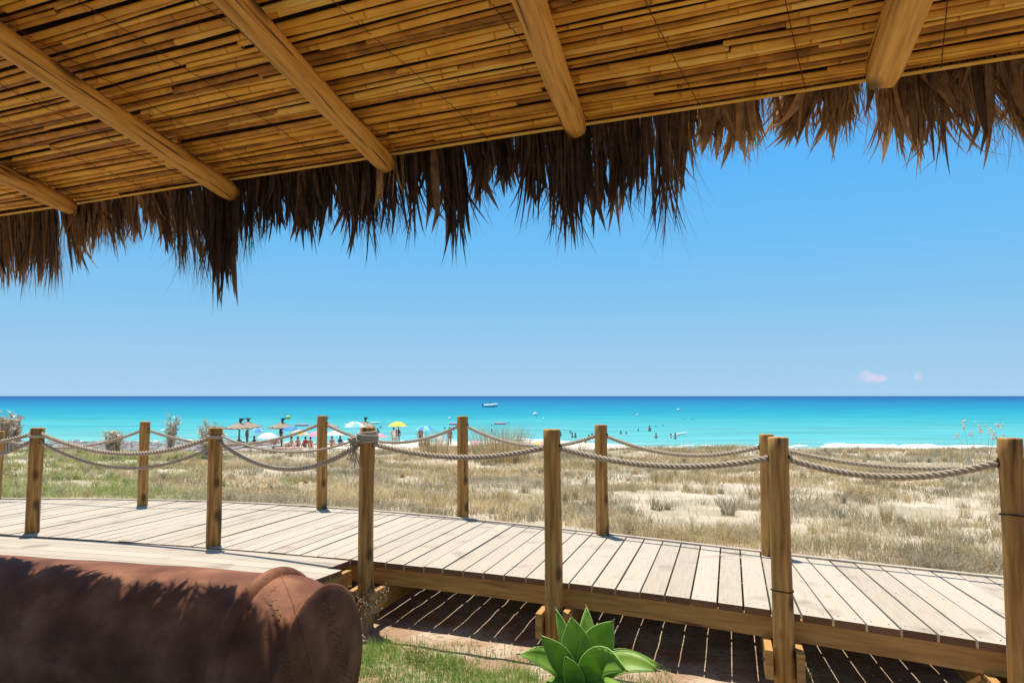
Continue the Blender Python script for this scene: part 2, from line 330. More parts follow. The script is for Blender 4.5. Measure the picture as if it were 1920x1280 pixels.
# ------------------------------------------------------------------ boardwalk
bw = empty('boardwalk', 'long raised boardwalk of pale weathered planks curving across the dune', 'boardwalk', (0, 5.5, 0))
def child(mb, name, mats, parent, smooth=False):
    o = mb.build(name, mats, parent, smooth)
    o.matrix_parent_inverse = Matrix.Translation(-Vector(parent.location)); return o
seams_px = [728, 762, 798, 833, 870, 907, 945, 985, 1024, 1065, 1107, 1150, 1195, 1240, 1287, 1336, 1384, 1434]
def front_y_px(px): return np.interp(px, [q[0] for q in front_px], [q[1] for q in front_px])
xs = []
for px in seams_px:
    # intersect ray column with fitted front line
    u = (px - 960) / F; x = u * 5
    for _ in range(30): x = .5 * x + .5 * u * float(fy(x))
    xs.append(x)
step = .150
while xs[0] > XF0 - 3: xs.insert(0, xs[0] - step)
while xs[-1] < XF1 + 1.2: xs.append(xs[-1] + step)
def seam_back(x):
    px = 960 + F * x / float(fy(x))
    vp = np.interp(px, [0, 1440, 1560, 1900], [1340, 1370, 1235, 1225])
    dx = (vp - 960) / F
    y0 = float(fy(x)); t = 2.
    for _ in range(25): t = .5 * t + .5 * (float(by(x + dx * t)) - y0)
    return np.array([x + dx * t, y0 + t, 0.]), dx
deckm = MB(); TH_B = .042
prev = None
ends = [(np.array([x, float(fy(x)), 0.]), *seam_back(x)) for x in xs]
for (f0, b0, d0), (f1, b1, d1) in zip(ends[:-1], ends[1:]):
    w_ = np.linalg.norm(f1 - f0); gp = .0065 / w_; gp2 = .0065 / max(.05, np.linalg.norm(b1 - b0))
    dirf = (b0 - f0) / np.linalg.norm(b0 - f0)
    jf = random.uniform(-.006, .008); jb = random.uniform(-.006, .01); zz = random.uniform(-.0025, .0025)
    A = f0 + (f1 - f0) * gp - dirf * (.0 + jf); B = f1 - (f1 - f0) * gp - dirf * jf
    C = b1 - (b1 - b0) * gp2 + dirf * jb; D = b0 + (b1 - b0) * gp2 + dirf * jb
    # the board is ten short lengths so that it can warp a little
    N = 8; r_ = random.random(); top = []; bot = []; warp = random.uniform(-.003, .003)
    for k in range(N + 1):
        t = k / N; z = zz + warp * math.sin(math.pi * t) + random.uniform(-.0006, .0006)
        for P, Q in ((A, D), (B, C)):
            p = P + (Q - P) * t; top.append([p[0], p[1], z]); bot.append([p[0], p[1], z - TH_B])
    V = np.array(top + bot); n_ = 2 * (N + 1); fc = []; mi = []
    for k in range(N):
        a = 2 * k
        fc += [[a, a + 1, a + 3, a + 2], [n_ + a, n_ + a + 2, n_ + a + 3, n_ + a + 1], [a, a + 2, n_ + a + 2, n_ + a], [a + 1, n_ + a + 1, n_ + a + 3, a + 3]]
    deckm.add(V, fc, r_, 0)
    for tt in (.045, .5, .955):                      # screw heads, two where each board crosses a joist
        for uu in (.22, .78):
            c_ = (A + (B - A) * uu) * (1 - tt) + (D + (C - D) * uu) * tt; a8 = np.linspace(0, 6.283, 7)[:-1]
            ringp = np.c_[c_[0] + .0048 * np.cos(a8), c_[1] + .0048 * np.sin(a8), np.full(6, zz + warp * math.sin(math.pi * tt) + .0016)]
            deckm.add(np.vstack([ringp, [[c_[0], c_[1], ringp[0, 2] + .0005]]]), [[q_, (q_ + 1) % 6, 6, 6] for q_ in range(6)], .5, 2)
    deckm.add(V, [[0, n_, n_ + 1, 1], [n_ - 2, n_ - 1, 2 * n_ - 1, 2 * n_ - 2]], r_, 1)
child(deckm, 'decking', [M['deck'], M['deckend'], M['hole']], bw)
def offset_beam(mb, fn, off, x0, x1, z0, z1, thick, n=60, bump=0):
    xx = np.linspace(x0, x1, n)
    P = np.stack([xx, fn(xx)], -1); T = np.gradient(P, axis=0); T /= np.linalg.norm(T, axis=1)[:, None]
    Nn = np.stack([-T[:, 1], T[:, 0]], -1)
    A = P + Nn * off; B = P + Nn * (off + thick)
    for k in range(n - 1):
        v = [[*A[k], z0], [*A[k + 1], z0], [*B[k + 1], z0], [*B[k], z0], [*A[k], z1], [*A[k + 1], z1], [*B[k + 1], z1], [*B[k], z1]]
        mb.add(v, [[0, 3, 2, 1], [4, 5, 6, 7], [0, 1, 5, 4], [2, 3, 7, 6]] + ([[3, 0, 4, 7]] if k == 0 else []) + ([[1, 2, 6, 5]] if k == n - 2 else []), .5)
bm = MB(); offset_beam(bm, fy, .03, XF0 - 1.5, XF1 + 1.0, -.175, -TH_B - .004, .045); child(bm, 'edge_beam', M['beam'], bw)
bm = MB(); offset_beam(bm, by, -.10, XB0 - 1.5, XB1 + .8, -.175, -TH_B - .004, .045); child(bm, 'edge_beam', M['beam'], bw)
for o_ in (.75, 1.3):
    bm = MB(); offset_beam(bm, fy, o_, XF0 - 1, XF1 + .9, -.175, -TH_B - .004, .045); child(bm, 'joist', M['beam'], bw)
# thin pale trim strip along the far edge
bm = MB(); offset_beam(bm, by, .004, XB0 - 1.5, XB1 + .8, -.05, .014, .05); o = child(bm, 'edge_trim', M['deck'], bw)

# ------------------------------------------------------------------ posts
def make_post(name, p, top_z, label, rad=.062, lean=(0, 0), bottom=-.9, hole_z=None, bands=()):
    mb = MB(); n = 26; zz = np.linspace(bottom, top_z, n); S = 28
    ph = random.random() * 6
    an = np.linspace(0, 2 * math.pi, S, endpoint=False)
    V = []; crack = random.randrange(S)
    for k, z in enumerate(zz):
        rr = rad * (1 + .02 * math.sin(z * 5 + ph) - .015 * (z - bottom)) * (1 + .02 * np.sin(an * 2 + z * 1.3 + ph) + .012 * np.sin(an * 5 + z * 3 + ph))
        c_ = (crack + int(1.3 * math.sin(z * 2.5 + ph))) % S; rr[c_] *= .93 if z > bottom + .5 else 1
        cx = p.x + lean[0] * z + .004 * math.sin(z * 3 + ph); cy = p.y + lean[1] * z + .004 * math.cos(z * 2 + ph)
        V.append(np.stack([cx + rr * np.cos(an), cy + rr * np.sin(an), np.full(S, z)], -1))
    # chamfered flat top
    c = V[-1].mean(0); last = V[-1].copy(); V[-1] = last
    V.append(c + (last - c) * .93 + [0, 0, .006]); V.append(c + (last - c) * .5 + [0, 0, .008]); V.append(c + (last - c) * .02 + [0, 0, .008])
    V = np.array(V); m_ = len(V); i = np.arange(m_ - 1)[:, None] * S; j = np.arange(S)[None]; k = (j + 1) % S
    mb.add(V.reshape(-1, 3), np.stack([i + j, i + k, i + S + k, i + S + j], -1).reshape(-1, 4), random.random() * .6 + .2)
    o = mb.build(name, M['post'], smooth=True); shift(o, (p.x, p.y, gz(p.x, p.y).item() if bottom < -.3 else 0))
    tag(o, label, 'post', 'round timber posts of the rope railing')
    base = Vector(o.location)
    for bz in bands:
        b2 = MB(); a2 = np.linspace(0, 2 * math.pi, 25); q = rad * 1.03
        pts = np.stack([p.x + lean[0] * bz + q * np.cos(a2), p.y + lean[1] * bz + q * np.sin(a2), bz + .004 * np.sin(a2 * 2)], -1)
        b2.tube(pts, .004, 6); c2 = b2.build('wire_band', M['hole'], o); c2.matrix_parent_inverse = Matrix.Translation(-base)
    if hole_z:
        b2 = MB()
        for sgn, dv in hole_z['ends']:
            d = Vector(dv).normalized(); q = Vector((p.x + lean[0] * hole_z['z'], p.y + lean[1] * hole_z['z'], hole_z['z'])) + d * (rad - .004)
            a2 = np.linspace(0, 2 * math.pi, 13); sd = Vector((-d.y, d.x, 0))
            pts = [q + sd * (.024 * math.cos(t)) + Vector((0, 0, .024 * math.sin(t))) for t in a2]
            b2 = MB(); b2.tube(pts, .0045, 5, caps=False)
            c2 = b2.build('rope_hole', M['hole'], o); c2.matrix_parent_inverse = Matrix.Translation(-base)
    return o
def top_z_at(p, py):
    # height whose projection at depth p.y is py
    v = (640 - py) / F; d = Vector((0, ct - v * st, st + v * ct)); return EYE + d.z * p.y / d.y
FP = {}; 
front_posts = [('a', 61, 997, 803, 0, -.05), ('b', 399, 1022, 803, 0, -.05), ('c', 686, 1058, 802, -.06, -.9), ('d', 1037, 1092, 806, -.095, -.9), ('e', 1468, 1148, 821, -.1, -.9), ('f', 1913, 1216, 823, -.10, -.9)]
back_posts = [('z', -8, 936, 809, 0, -.9), ('g', 267, 946, 791, -.05, -.9), ('h', 602, 953, 780, 0, -.9), ('i', 867, 969, 781, 0, -.9), ('j', 1129, 1002, 797, 0, -.9), ('k', 1442, 1040, 815, 0, -.9), ('l', 1985, 1100, 835, 0, -.9)]
for k_, px, py, ty, dy, bt in front_posts + back_posts:
    p = pw(px, py, 0); p.y += dy; p.x += dy * (px - 960) / F
    FP[k_] = (p, top_z_at(p, ty), bt)
labels = {
 'a': 'dark brown front post standing on the deck near the left edge, ropes draped over it',
 'b': 'front post with one pale cord round its head, left of the rope-bound post',
 'c': 'front post at the platform corner with rope wrapped round its head',
 'd': 'knotty front post directly behind the green agave',
 'e': 'tall front post with wire bands, third post from the right edge side by side with a hidden rear post',
 'f': 'front post cut by the right edge of the photo with a dark wire band',
 'z': 'rear post half cut by the left edge of the photo',
 'g': 'leftmost full rear post, standing between the two left front posts',
 'h': 'rear post standing beside the thatched beach umbrellas, its head against the sea',
 'i': 'rear post in the middle of the photo with the motor boat above its right side',
 'j': 'rear post right of the agave, shorter looking, with swimmers behind it',
 'k': 'rear post almost hidden behind the tall wire-banded front post',
 'l': 'rear post outside the right edge beyond the last front post'}
labels['e'] = 'tall front post with a wire band at deck level, hiding a rear post behind it'
rope_z = {}
bands = {'e': (.16,), 'f': (.70,)}
for k_, (p, tz, bt) in FP.items():
    hz = tz - (.12 if k_ in 'abcdef' else .10)
    rope_z[k_] = hz
    ln = (.0, 0)
    zb = .0 if bt > -.2 else bt
    make_post('railing_post', p, tz, labels[k_], rad={'a': .064, 'f': .058}.get(k_, .0605), bottom=zb if zb else .001, hole_z={'z': hz, 'ends': [(1, (1, -.45, 0)), (-1, (-1, .45, 0))]},
              bands=bands.get(k_, ()))
# bearers clamped to the outside posts, under the deck
for k_ in 'cdef':
    p = FP[k_][0]; T = Vector((1, -.47, 0)).normalized(); Nn = Vector((.285, 1, 0)).normalized()
    for sgn in (-1, 1):
        off = .064 if sgn > 0 else -.064 - .045
        m_ = MB(); m_.box(p + T * off - Nn * .09 + Vector((0, 0, -.335)), T * .045, Nn * 2.1, Vector((0, 0, .165)), random.random())
        bevel(child(m_, 'bearer', M['beam'], bw), .003)
for k_ in 'cdef':
    p = FP[k_][0]
    T = Vector((1, -.47, 0)).normalized()
    for sgn in (-1, 1):
        m_ = MB()
        c_ = p + T * (sgn * .115) + Vector((-.0, -.04, -.24))
        m_.tube([c_ - T * sgn * .006, c_ + T * (sgn * .012)], .013, 6)
        child(m_, 'bolt', M['hole'], bw)

# ------------------------------------------------------------------ platform on the left (planks run along the walk)
pl = empty('timber_platform', 'lower left timber platform with planks running along the walk, behind the clay jar', 'platform', (-3, 5.5, 0))
PR = pw(668, 1056); E1 = pw(598, 1086)
pm = MB()
side = (Vector((E1.x, E1.y, 0)) - Vector((PR.x, PR.y, 0))); side.normalize()
for r_i in range(6):
    o0 = .012 + r_i * .150; o1 = o0 + .142
    xx = np.linspace(XF0 - 2.5, 1, 90)
    P = np.stack([xx, fy(xx)], -1); T = np.gradient(P, axis=0); T /= np.linalg.norm(T, axis=1)[:, None]; Nn = np.stack([T[:, 1], -T[:, 0]], -1)
    A = P + Nn * o0; B = P + Nn * o1
    def clip_at(A):
        # cut where the row meets the platform's end line
        out = []
        for q in A:
            rel = Vector((q[0] - PR.x, q[1] - PR.y)); cr_ = side.x * rel.y - side.y * rel.x
            if cr_ > 0: out.append(False)
            else: out.append(True)
        return np.array(out)
    ka = clip_at(A); kb = clip_at(B); keep = ka & kb
    if keep.sum() == len(keep): pass
    idx = np.where(keep)[0]
    if len(idx) < 2: idx = np.where(~keep)[0]
    A = A[idx]; B = B[idx]; zj = random.uniform(-.002, .002) - .006
    n_ = len(A); V = np.concatenate([np.c_[A, np.full(n_, zj)], np.c_[B, np.full(n_, zj)], np.c_[A, np.full(n_, zj - .036)], np.c_[B, np.full(n_, zj - .036)]])
    q = np.arange(n_ - 1); f = []
    for a, b_, fl in ((0, n_, 1), (2 * n_, 3 * n_, 0), (0, 2 * n_, 0), (n_, 3 * n_, 1)):
        f.append(np.stack([a + q, b_ + q, b_ + q + 1, a + q + 1], -1) if fl else np.stack([a + q, a + q + 1, b_ + q + 1, b_ + q], -1))
    pm.add(V, np.concatenate(f), random.random(), 0)
    for e_ in (0, n_ - 1): pm.add(V, [[e_, n_ + e_, 3 * n_ + e_, 2 * n_ + e_]], .5, 1)
child(pm, 'decking', [M['deck2'], M['deckend']], pl)
m_ = MB(); S0 = Vector((PR.x, PR.y, 0)); m_.box(S0 - Vector((.045, 0, .17)) + Vector((-.03, -.02, 0)), Vector((.045, 0, 0)), side * .9, Vector((0, 0, .125)), .3); child(m_, 'end_beam', M['beam'], pl)
m_ = MB(); offset_beam(m_, lambda x: fy(x), -.88, XF0 - 1, float(E1.x) - .1, -.165, -.046, .045); child(m_, 'edge_beam', M['beam'], pl)

# ------------------------------------------------------------------ ropes
def rope_curve(P, Q, sag, n=60, end_cut=.05):
    P = Vector(P); Q = Vector(Q); out = []
    for k in range(n):
        t = k / (n - 1); p = P.lerp(Q, t); p.z -= sag * 4 * t * (1 - t) * (1 + .12 * (t - .5)); out.append(np.array(p))
    return np.array(out)
def twisted(mb, C, rad, pitch=.095, strands=3, sides=7, seg=.009):
    L_ = np.concatenate([[0], np.cumsum(np.linalg.norm(np.diff(C, axis=0), axis=1))]); n = max(12, int(L_[-1] / seg))
    s_ = np.linspace(0, L_[-1], n); P = np.stack([np.interp(s_, L_, C[:, k]) for k in range(3)], -1)
    t = np.gradient(P, axis=0); t /= np.linalg.norm(t, axis=1)[:, None]
    up = np.array([0, 0, 1.]); a = np.cross(t, up); a /= np.linalg.norm(a, axis=1)[:, None] + 1e-9; b = np.cross(t, a)
    for k in range(strands):
        ph = s_ / pitch * 2 * math.pi + k * 2 * math.pi / strands
        Q = P + (a * np.cos(ph)[:, None] + b * np.sin(ph)[:, None]) * rad * .63
        mb.tube(Q, rad * .42 * (1 + .03 * rng.random(n)), sides, .35 + .3 * k / strands + .1 * random.random())
def rope(k0, k1, sag, label, rad=.020, z0=None, z1=None, pitch=.098, trim=.055):
    p, q = FP[k0][0].copy(), FP[k1][0].copy(); p.z = z0 if z0 is not None else rope_z[k0]; q.z = z1 if z1 is not None else rope_z[k1]
    d = (q - p); d.z = 0; d.normalize(); 
    C = rope_curve(p + d * trim, q - d * trim, sag); mb = MB(); twisted(mb, C, rad, pitch)
    o = mb.build('railing_rope', M['rope'], smooth=True); shift(o, C[0])
    return tag(o, label, 'rope', 'twisted ropes of the railing')
rope('c', 'd', .085, 'thick front rope span sagging between the rope-bound post and the agave post')
rope('d', 'e', .085, 'thick front rope span between the agave post and the wire-banded post')
rope('e', 'f', .09, 'thick front rope span between the wire-banded post and the right edge post')
rope('b', 'c', .22, 'deep sagging front rope span just left of the rope-bound post', z1=FP['c'][1] - .11)
rope('b', 'c', .13, 'thin slack cord above the deep sagging rope left of the rope-bound post', rad=.010, z0=FP['b'][1] - .06, z1=FP['c'][1] - .07, pitch=.05)
rope('a', 'b', .21, 'lower of the two front ropes between the two leftmost front posts', rad=.015, z0=FP['a'][1] - .13, z1=FP['b'][1] - .17)
rope('a', 'b', .165, 'upper thick pale rope draped between the two leftmost front posts', rad=.021, z0=FP['a'][1] - .05, z1=FP['b'][1] - .08)
pa = FP['a'][0]; FP['o'] = (Vector((pa.x - 2.2, pa.y + .5, 0)), .98, 0); rope_z['o'] = .9
rope('o', 'a', .14, 'upper rope running out of the left edge of the photo', z0=.95, z1=FP['a'][1] - .05)
rope('o', 'a', .24, 'lower rope running out of the left edge of the photo', z0=.9, z1=FP['a'][1] - .12)
rope('z', 'g', .15, 'rear rope span at the far left leading to the leftmost rear post', rad=.018)
rope('g', 'h', .20, 'rear rope span in front of the thatched beach umbrellas', rad=.018)
rope('h', 'i', .19, 'rear rope span crossing behind the head of the rope-bound post', rad=.0185)
rope('i', 'j', .15, 'rear rope span rising to the middle rear post in front of the dune grass clumps', rad=.0185)
rope('j', 'k', .12, 'rear rope span left of the hidden rear post', rad=.0185)
rope('k', 'l', .11, 'rear rope span at the far right against the white beach', rad=.018)
# wrapped binding and frayed knot on post c
pc, tzc, _ = FP['c']
wr = empty('rope_binding', 'coils of cord wrapped round a post head with a frayed knot hanging left', 'rope binding', (pc.x, pc.y, tzc - .1))
mb = MB()
a2 = np.linspace(0, 2 * math.pi * 7, 260)
pts = np.stack([pc.x + .070 * np.cos(a2) , pc.y + .070 * np.sin(a2), tzc - .115 + .085 * a2 / a2[-1] + .006 * np.sin(a2 * .5) * np.cos(a2)], -1)
pts += rng.normal(0, .0007, pts.shape); mb.tube(pts, .0075, 6, .8)
a2 = np.linspace(0, 2 * math.pi * 3, 120)
pts = np.stack([pc.x + .080 * np.cos(a2 + 1), pc.y + .080 * np.sin(a2 + 1), tzc - .10 + .06 * a2 / a2[-1] + .014 * np.sin(a2)], -1); mb.tube(pts, .0065, 6, .6)
child(mb, 'coils', M['rope'], wr, True)
mb = MB(); kc = np.array([pc.x - .105, pc.y - .03, tzc - .10])
for k in range(9):
    t = np.linspace(0, 2 * math.pi, 40); A = rng.normal(0, 1, 3); B = rng.normal(0, 1, 3); A /= np.linalg.norm(A); B /= np.linalg.norm(B)
    mb.tube(kc + A * .034 * np.cos(t)[:, None] + B * .034 * np.sin(t)[:, None], .007, 6, .5 + .4 * random.random())
child(mb, 'knot', M['rope'], wr, True)
mb = MB()
for k in range(26):
    t = np.linspace(0, 1, 12)[:, None]; st_ = kc + rng.normal(0, .018, 3); L_ = random.uniform(.06, .2)
    d = np.array([random.uniform(-.25, .25), random.uniform(-.15, .1), -1]); cu = rng.normal(0, .02, 3)
    mb.tube(st_ + d * L_ * t + cu * np.sin(t * 5), .0028, 4, random.random())
child(mb, 'frayed_end', M['rope'], wr, True)
# pale cord over the head of post b, rope loop over post a
for k_, lab in (('b', 'single pale cord tied round the head of the grey brown left post'), ('a', 'cord looped round the head of the leftmost front post')):
    p, tz, _ = FP[k_]; mb = MB(); a2 = np.linspace(0, 2 * math.pi * 2, 80)
    pts = np.stack([p.x + .068 * np.cos(a2), p.y + .068 * np.sin(a2), tz - .06 - .02 * a2 / a2[-1]], -1); mb.tube(pts, .009, 7, .7)
    o = mb.build('rope_loop', M['rope'], smooth=True); shift(o, (p.x, p.y, tz - .07)); tag(o, lab, 'rope loop')

# ------------------------------------------------------------------ roof
ZE = EYE + 1.22
E0 = pw(0, 402, ZE); E2 = pw(1920, 102, ZE)
e = Vector((E2 - E0)).normalized()                      # along the eave, to the right
rd = ray(1355, 985).normalized()                       # rafters, down and out to sea
nrm = e.cross(rd).normalized(); nrm = nrm if nrm.z > 0 else -nrm
out = nrm.cross(e); out = out if out.y > 0 else -out; out.normalize()  # in the roof plane, square to the eave, outward/down
LEN = (E2 - E0).length
roof = empty('reed_roof', 'thatched roof overhead with reed ceiling, log rafters and a shaggy palm fringe', 'roof', tuple(E0.lerp(E2, .5)))
npE0, npe, npo, npn = [np.array(q) for q in (E0, e, out, nrm)]
def RP(s, d, h=0): return npE0 + npe * s + npo * d + npn * h      # s along eave, d outward, h above
mb = MB()
d = 0.0; row = 0; rprev = .014
SMIN, SMAX = -1.6, LEN + 1.5
while d > -3.3:
    s_ = SMIN - random.random() * 1.5
    rad0 = random.choice([.0095, .011, .0125, .014, .0155, .0165])
    if row: d -= (rprev + rad0) * random.uniform(1.2, 1.5)
    rprev = rad0; rowtone = random.gauss(0, .10)
    rowslope = random.uniform(-.0012, .0012)
    while s_ < SMAX:
        L_ = random.uniform(1.3, 3.8); rad = rad0 * random.uniform(.88, 1.08); yaw = random.gauss(0, .0042); ph1 = random.random() * 6; ph2 = random.random() * 6
        nk = int(L_ / .075) + 2; t = np.linspace(0, L_, nk)
        node = np.zeros(nk); off = random.randrange(3); node[off::random.choice([4, 5, 6, 7])] = 1
        P = RP(0, 0) + npe * (s_ + t)[:, None] + npo * (d + yaw * (t - L_ / 2) + random.uniform(-.004, .004) + .005 * np.sin(t * random.uniform(1.5, 4) + random.random() * 6))[:, None] \
            + npn * (.018 + random.uniform(-.007, .007) + .004 * np.sin(t * random.uniform(2, 5) + random.random() * 6))[:, None]
        rr = rad * (1 - .14 * t / L_) * (1 + .0 * node)
        # node rings: duplicate points close together with a bulge
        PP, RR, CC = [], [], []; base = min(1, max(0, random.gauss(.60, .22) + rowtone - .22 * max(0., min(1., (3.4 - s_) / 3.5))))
        if random.random() < .06: base = .02
        for k in range(nk):
            if node[k] and 0 < k < nk - 1:
                for q, m1, c1 in ((-.006, 1.0, base), (-.0022, 1.13, base * .30), (.0022, 1.08, base * .5), (.006, 1.0, min(1, base + .1))):
                    PP.append(P[k] + npe * q); RR.append(rr[k] * m1); CC.append(c1)
            else: PP.append(P[k]); RR.append(rr[k]); CC.append(base)
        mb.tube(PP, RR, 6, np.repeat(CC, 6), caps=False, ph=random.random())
        s_ += L_ + random.uniform(-.05, .01)
    row += 1
child(mb, 'reed_ceiling', M['reed'], roof, True)
# dark cover above the reeds, with a thin eave lath
mb = MB(); ns, nd = 90, 24
Vt = []; 
for a in range(nd + 1):
    for b_ in range(ns + 1):
        s_ = SMIN - 1 + (SMAX - SMIN + 2) * b_ / ns; dd = .065 - (4.7 * (a / nd) ** 1.2)
        Vt.append(RP(s_, dd, .032 if a < 1 else .11))
nb = len(Vt)
for a in range(nd + 1):
    for b_ in range(ns + 1):
        s_ = SMIN - 1 + (SMAX - SMIN + 2) * b_ / ns; dd = .07 - (4.7 * (a / nd) ** 1.2)
        Vt.append(RP(s_, dd, (.20 + .05 * random.random()) - (.09 if a == 0 else 0)))
fc = []
for a in range(nd):
    for b_ in range(ns):
        q = a * (ns + 1) + b_; fc.append([q, q + 1, q + ns + 2, q + ns + 1]); q += nb; fc.append([q, q + ns + 1, q + ns + 2, q + 1])
for b_ in range(ns): fc.append([b_, nb + b_, nb + b_ + 1, b_ + 1])
mb.add(Vt, fc); child(mb, 'thatch_cover', M['cover'], roof)
mb = MB(); mb.tube([RP(q, 0.022 + .003 * math.sin(q * 3), .006) for q in np.linspace(SMIN, SMAX, 60)], .008, 6, .9); child(mb, 'eave_lath', M['reed'], roof, True)
# threads that bind the reeds
for k in range(-3, 22):
    s0 = k * .46 + random.uniform(-.05, .05)
    if s0 < SMIN or s0 > SMAX: continue
    mb = MB(); t = np.linspace(0, 3.2, 160)
    mb.tube([RP(s0 + .012 * math.sin(q * 2.1 + k) - q * .08, -q, -.003 + .004 * math.sin(q * 180)) for q in t], .0017, 4, .5); child(mb, 'binding_thread', M['thread'], roof)
# rafters
def rafter(px, py, rad, seed, square=False, back=3.0):
    # centre of the log's end seen at px,py; the log runs under the reeds
    dirv = ray(px, py); h = -rad - .004
    # plane through RP(.,.,h) with normal nrm
    P0 = Vector(RP(0, 0, h)); cam_ = Vector((0, 0, EYE)); t = (P0 - cam_).dot(nrm) / dirv.dot(nrm); end = cam_ + dirv * t
    rnd = random.Random(seed); n = 50; S = 20; an = np.linspace(0, 2 * math.pi, S, endpoint=False)
    a = np.cross(np.array(rd), npn); a /= np.linalg.norm(a); V = []
    for k in range(n + 1):
        q = k / n * back; c = np.array(end) - np.array(rd) * q + a * (.006 * math.sin(q * 2 + seed)) + npn * .003 * math.sin(q * 3.1 + seed)
        if square: rr = rad * np.minimum(1 / np.maximum(abs(np.cos(an)), 1e-3), 1 / np.maximum(abs(np.sin(an)), 1e-3)); rr = np.minimum(rr, rad * 1.25)
        else: rr = rad * (1 + .03 * np.sin(2 * an + q * 1.2 + seed) + .018 * np.sin(5 * an + q * 4 + seed))
        rr = rr * (1 + .03 * math.sin(q * 3 + seed) + .04 * q / back)
        if k == 0: rr = rr * .90
        for m1 in ([-1] if k == 0 else [0]): pass
        V.append(c + rr[:, None] * (np.cos(an)[:, None] * a + np.sin(an)[:, None] * npn))
        if k == 0:
            V[-1] += np.array(rd) * .012
            V.insert(0, c + np.array(rd) * .014 + (V[-1] - c - np.array(rd) * .012) * .03)
    V = np.array(V); m_ = len(V); i = np.arange(m_ - 1)[:, None] * S; j = np.arange(S)[None]; k = (j + 1) % S
    mb = MB(); 
    Rm = np.array([a, np.array(rd), npn])           # local frame: Y along the log so the grain follows it
    loc = (V.reshape(-1, 3) - np.array(end)) @ Rm.T
    mb.add(loc, np.stack([i + j, i + S + j, i + S + k, i + k], -1).reshape(-1, 4), rnd.random() * .5 + .25)
    o = mb.build('rafter', M['rafter'], roof, smooth=True)
    mw = Matrix([[a[r_], rd[r_], npn[r_], end[r_]] for r_ in range(3)] + [[0, 0, 0, 1]])
    o.matrix_parent_inverse = Matrix.Identity(4); o.matrix_basis = Matrix.Translation(-Vector(roof.location)) @ mw
    return o
o = rafter(128, 388, .052, 1)
rafter(432, 362, .055, 2)
o = rafter(722, 305, .056, 3); o['label'] = 'peeled log rafter with a split, diagonally cut end'
o = rafter(1080, 236, .056, 4); o['label'] = 'rounded log rafter end above the middle of the fringe'
o = rafter(1656, 138, .058, 5, True); o['label'] = 'squared rafter at the right, darker on its left side'
# palm fringe
fr = [(-150, 520), (0, 535), (90, 560), (140, 480), (230, 465), (290, 480), (330, 530), (385, 550), (430, 520), (465, 440), (560, 460), (640, 450), (690, 480), (740, 470), (790, 400), (830, 500), (850, 470),
      (885, 395), (930, 350), (975, 360), (1010, 450), (1060, 500), (1100, 420), (1150, 400), (1200, 430), (1245, 480), (1275, 400), (1300, 310), (1350, 300), (1400, 285), (1420, 310), (1450, 255), (1530, 270),
      (1600, 265), (1680, 275), (1740, 290), (1765, 330), (1800, 265), (1850, 290), (1900, 310), (2000, 300), (2200, 320)]
fx = np.array([q[0] for q in fr]); fyy = np.array([q[1] for q in fr])
def s_of_px(px):
    d_ = ray(px, 300); # plane vertical through the eave
    n2 = Vector((e.y, -e.x, 0)); t = (E0 - Vector((0, 0, EYE))).dot(n2) / d_.dot(n2); q = Vector((0, 0, EYE)) + d_ * t; return (q - E0).dot(e), q
tb = [s_of_px(px) for px in fx]; ts = np.array([q[0] for q in tb])
tl = np.array([ZE - (EYE + (lambda d_: d_.z / d_.y * q[1].y)(ray(px, py))) for px, py, q in zip(fx, fyy, tb)])
outh = np.array([out.x, out.y, 0]); outh /= np.linalg.norm(outh)
def blade(mb, s0, L_, wd, col, lift, lean, curl, outw, seg=8, d0=0.0):
    t = np.linspace(0, 1, seg + 1)
    st0 = RP(s0, d0, lift)
    horiz = outh * (outw * (1 - np.exp(-t * 3)))[:, None] + npe * (lean * t ** 1.3 + curl * t ** 3)[:, None]
    dz = -L_ * (t - .12 * np.sin(t * math.pi) * (outw > .1)) + abs(curl) * .25 * t ** 3
    P = st0 + horiz + np.array([0, 0, 1.]) * dz[:, None]
    if random.random() < .16:                      # some blades are bent or broken
        kb = random.randint(seg // 2, seg - 1); fx_ = random.uniform(-.6, .6); P[kb:] += npe * (fx_ * L_ * .35 * (t[kb:] - t[kb]) / (1 - t[kb] + 1e-6))[:, None] + np.array([0, 0, 1.]) * (abs(fx_) * L_ * .12 * (t[kb:] - t[kb]))[:, None]
    ww = wd * np.minimum(1, .6 + t * 2.5) * np.clip(1 - t ** 2.2, 0, 1) ** .9; ww[-1] = wd * .03
    tw = random.uniform(-1, 1) + np.linspace(0, random.uniform(-.8, .8), seg + 1)
    sd = npe * np.cos(tw)[:, None] + outh * np.sin(tw)[:, None]; nn = -npe * np.sin(tw)[:, None] + outh * np.cos(tw)[:, None]
    V = np.stack([P - sd * ww[:, None] / 2, P + nn * ww[:, None] * .16, P + sd * ww[:, None] / 2], 1).reshape(-1, 3)
    q = np.arange(seg) * 3; f = np.concatenate([np.stack([q, q + 1, q + 4, q + 3], -1), np.stack([q + 1, q + 2, q + 5, q + 4], -1)])
    mb.add(V, f, col)
mb = MB()
def lenat(s_): return float(np.interp(s_, ts, tl))
def tone(s_):  # dark middle stretch: backlighting put into the leaf colour
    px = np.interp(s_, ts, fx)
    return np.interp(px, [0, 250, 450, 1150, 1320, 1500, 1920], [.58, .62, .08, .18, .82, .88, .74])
cells = np.arange(SMIN - .2, SMAX + .3, .085); cfac = np.clip(rng.normal(.9, .15, len(cells)), .58, 1.1); cden = rng.random(len(cells)); clean = rng.normal(0, .05, len(cells))
def cell(s_, arr): return float(np.interp(s_, cells, arr))
nclump = 600
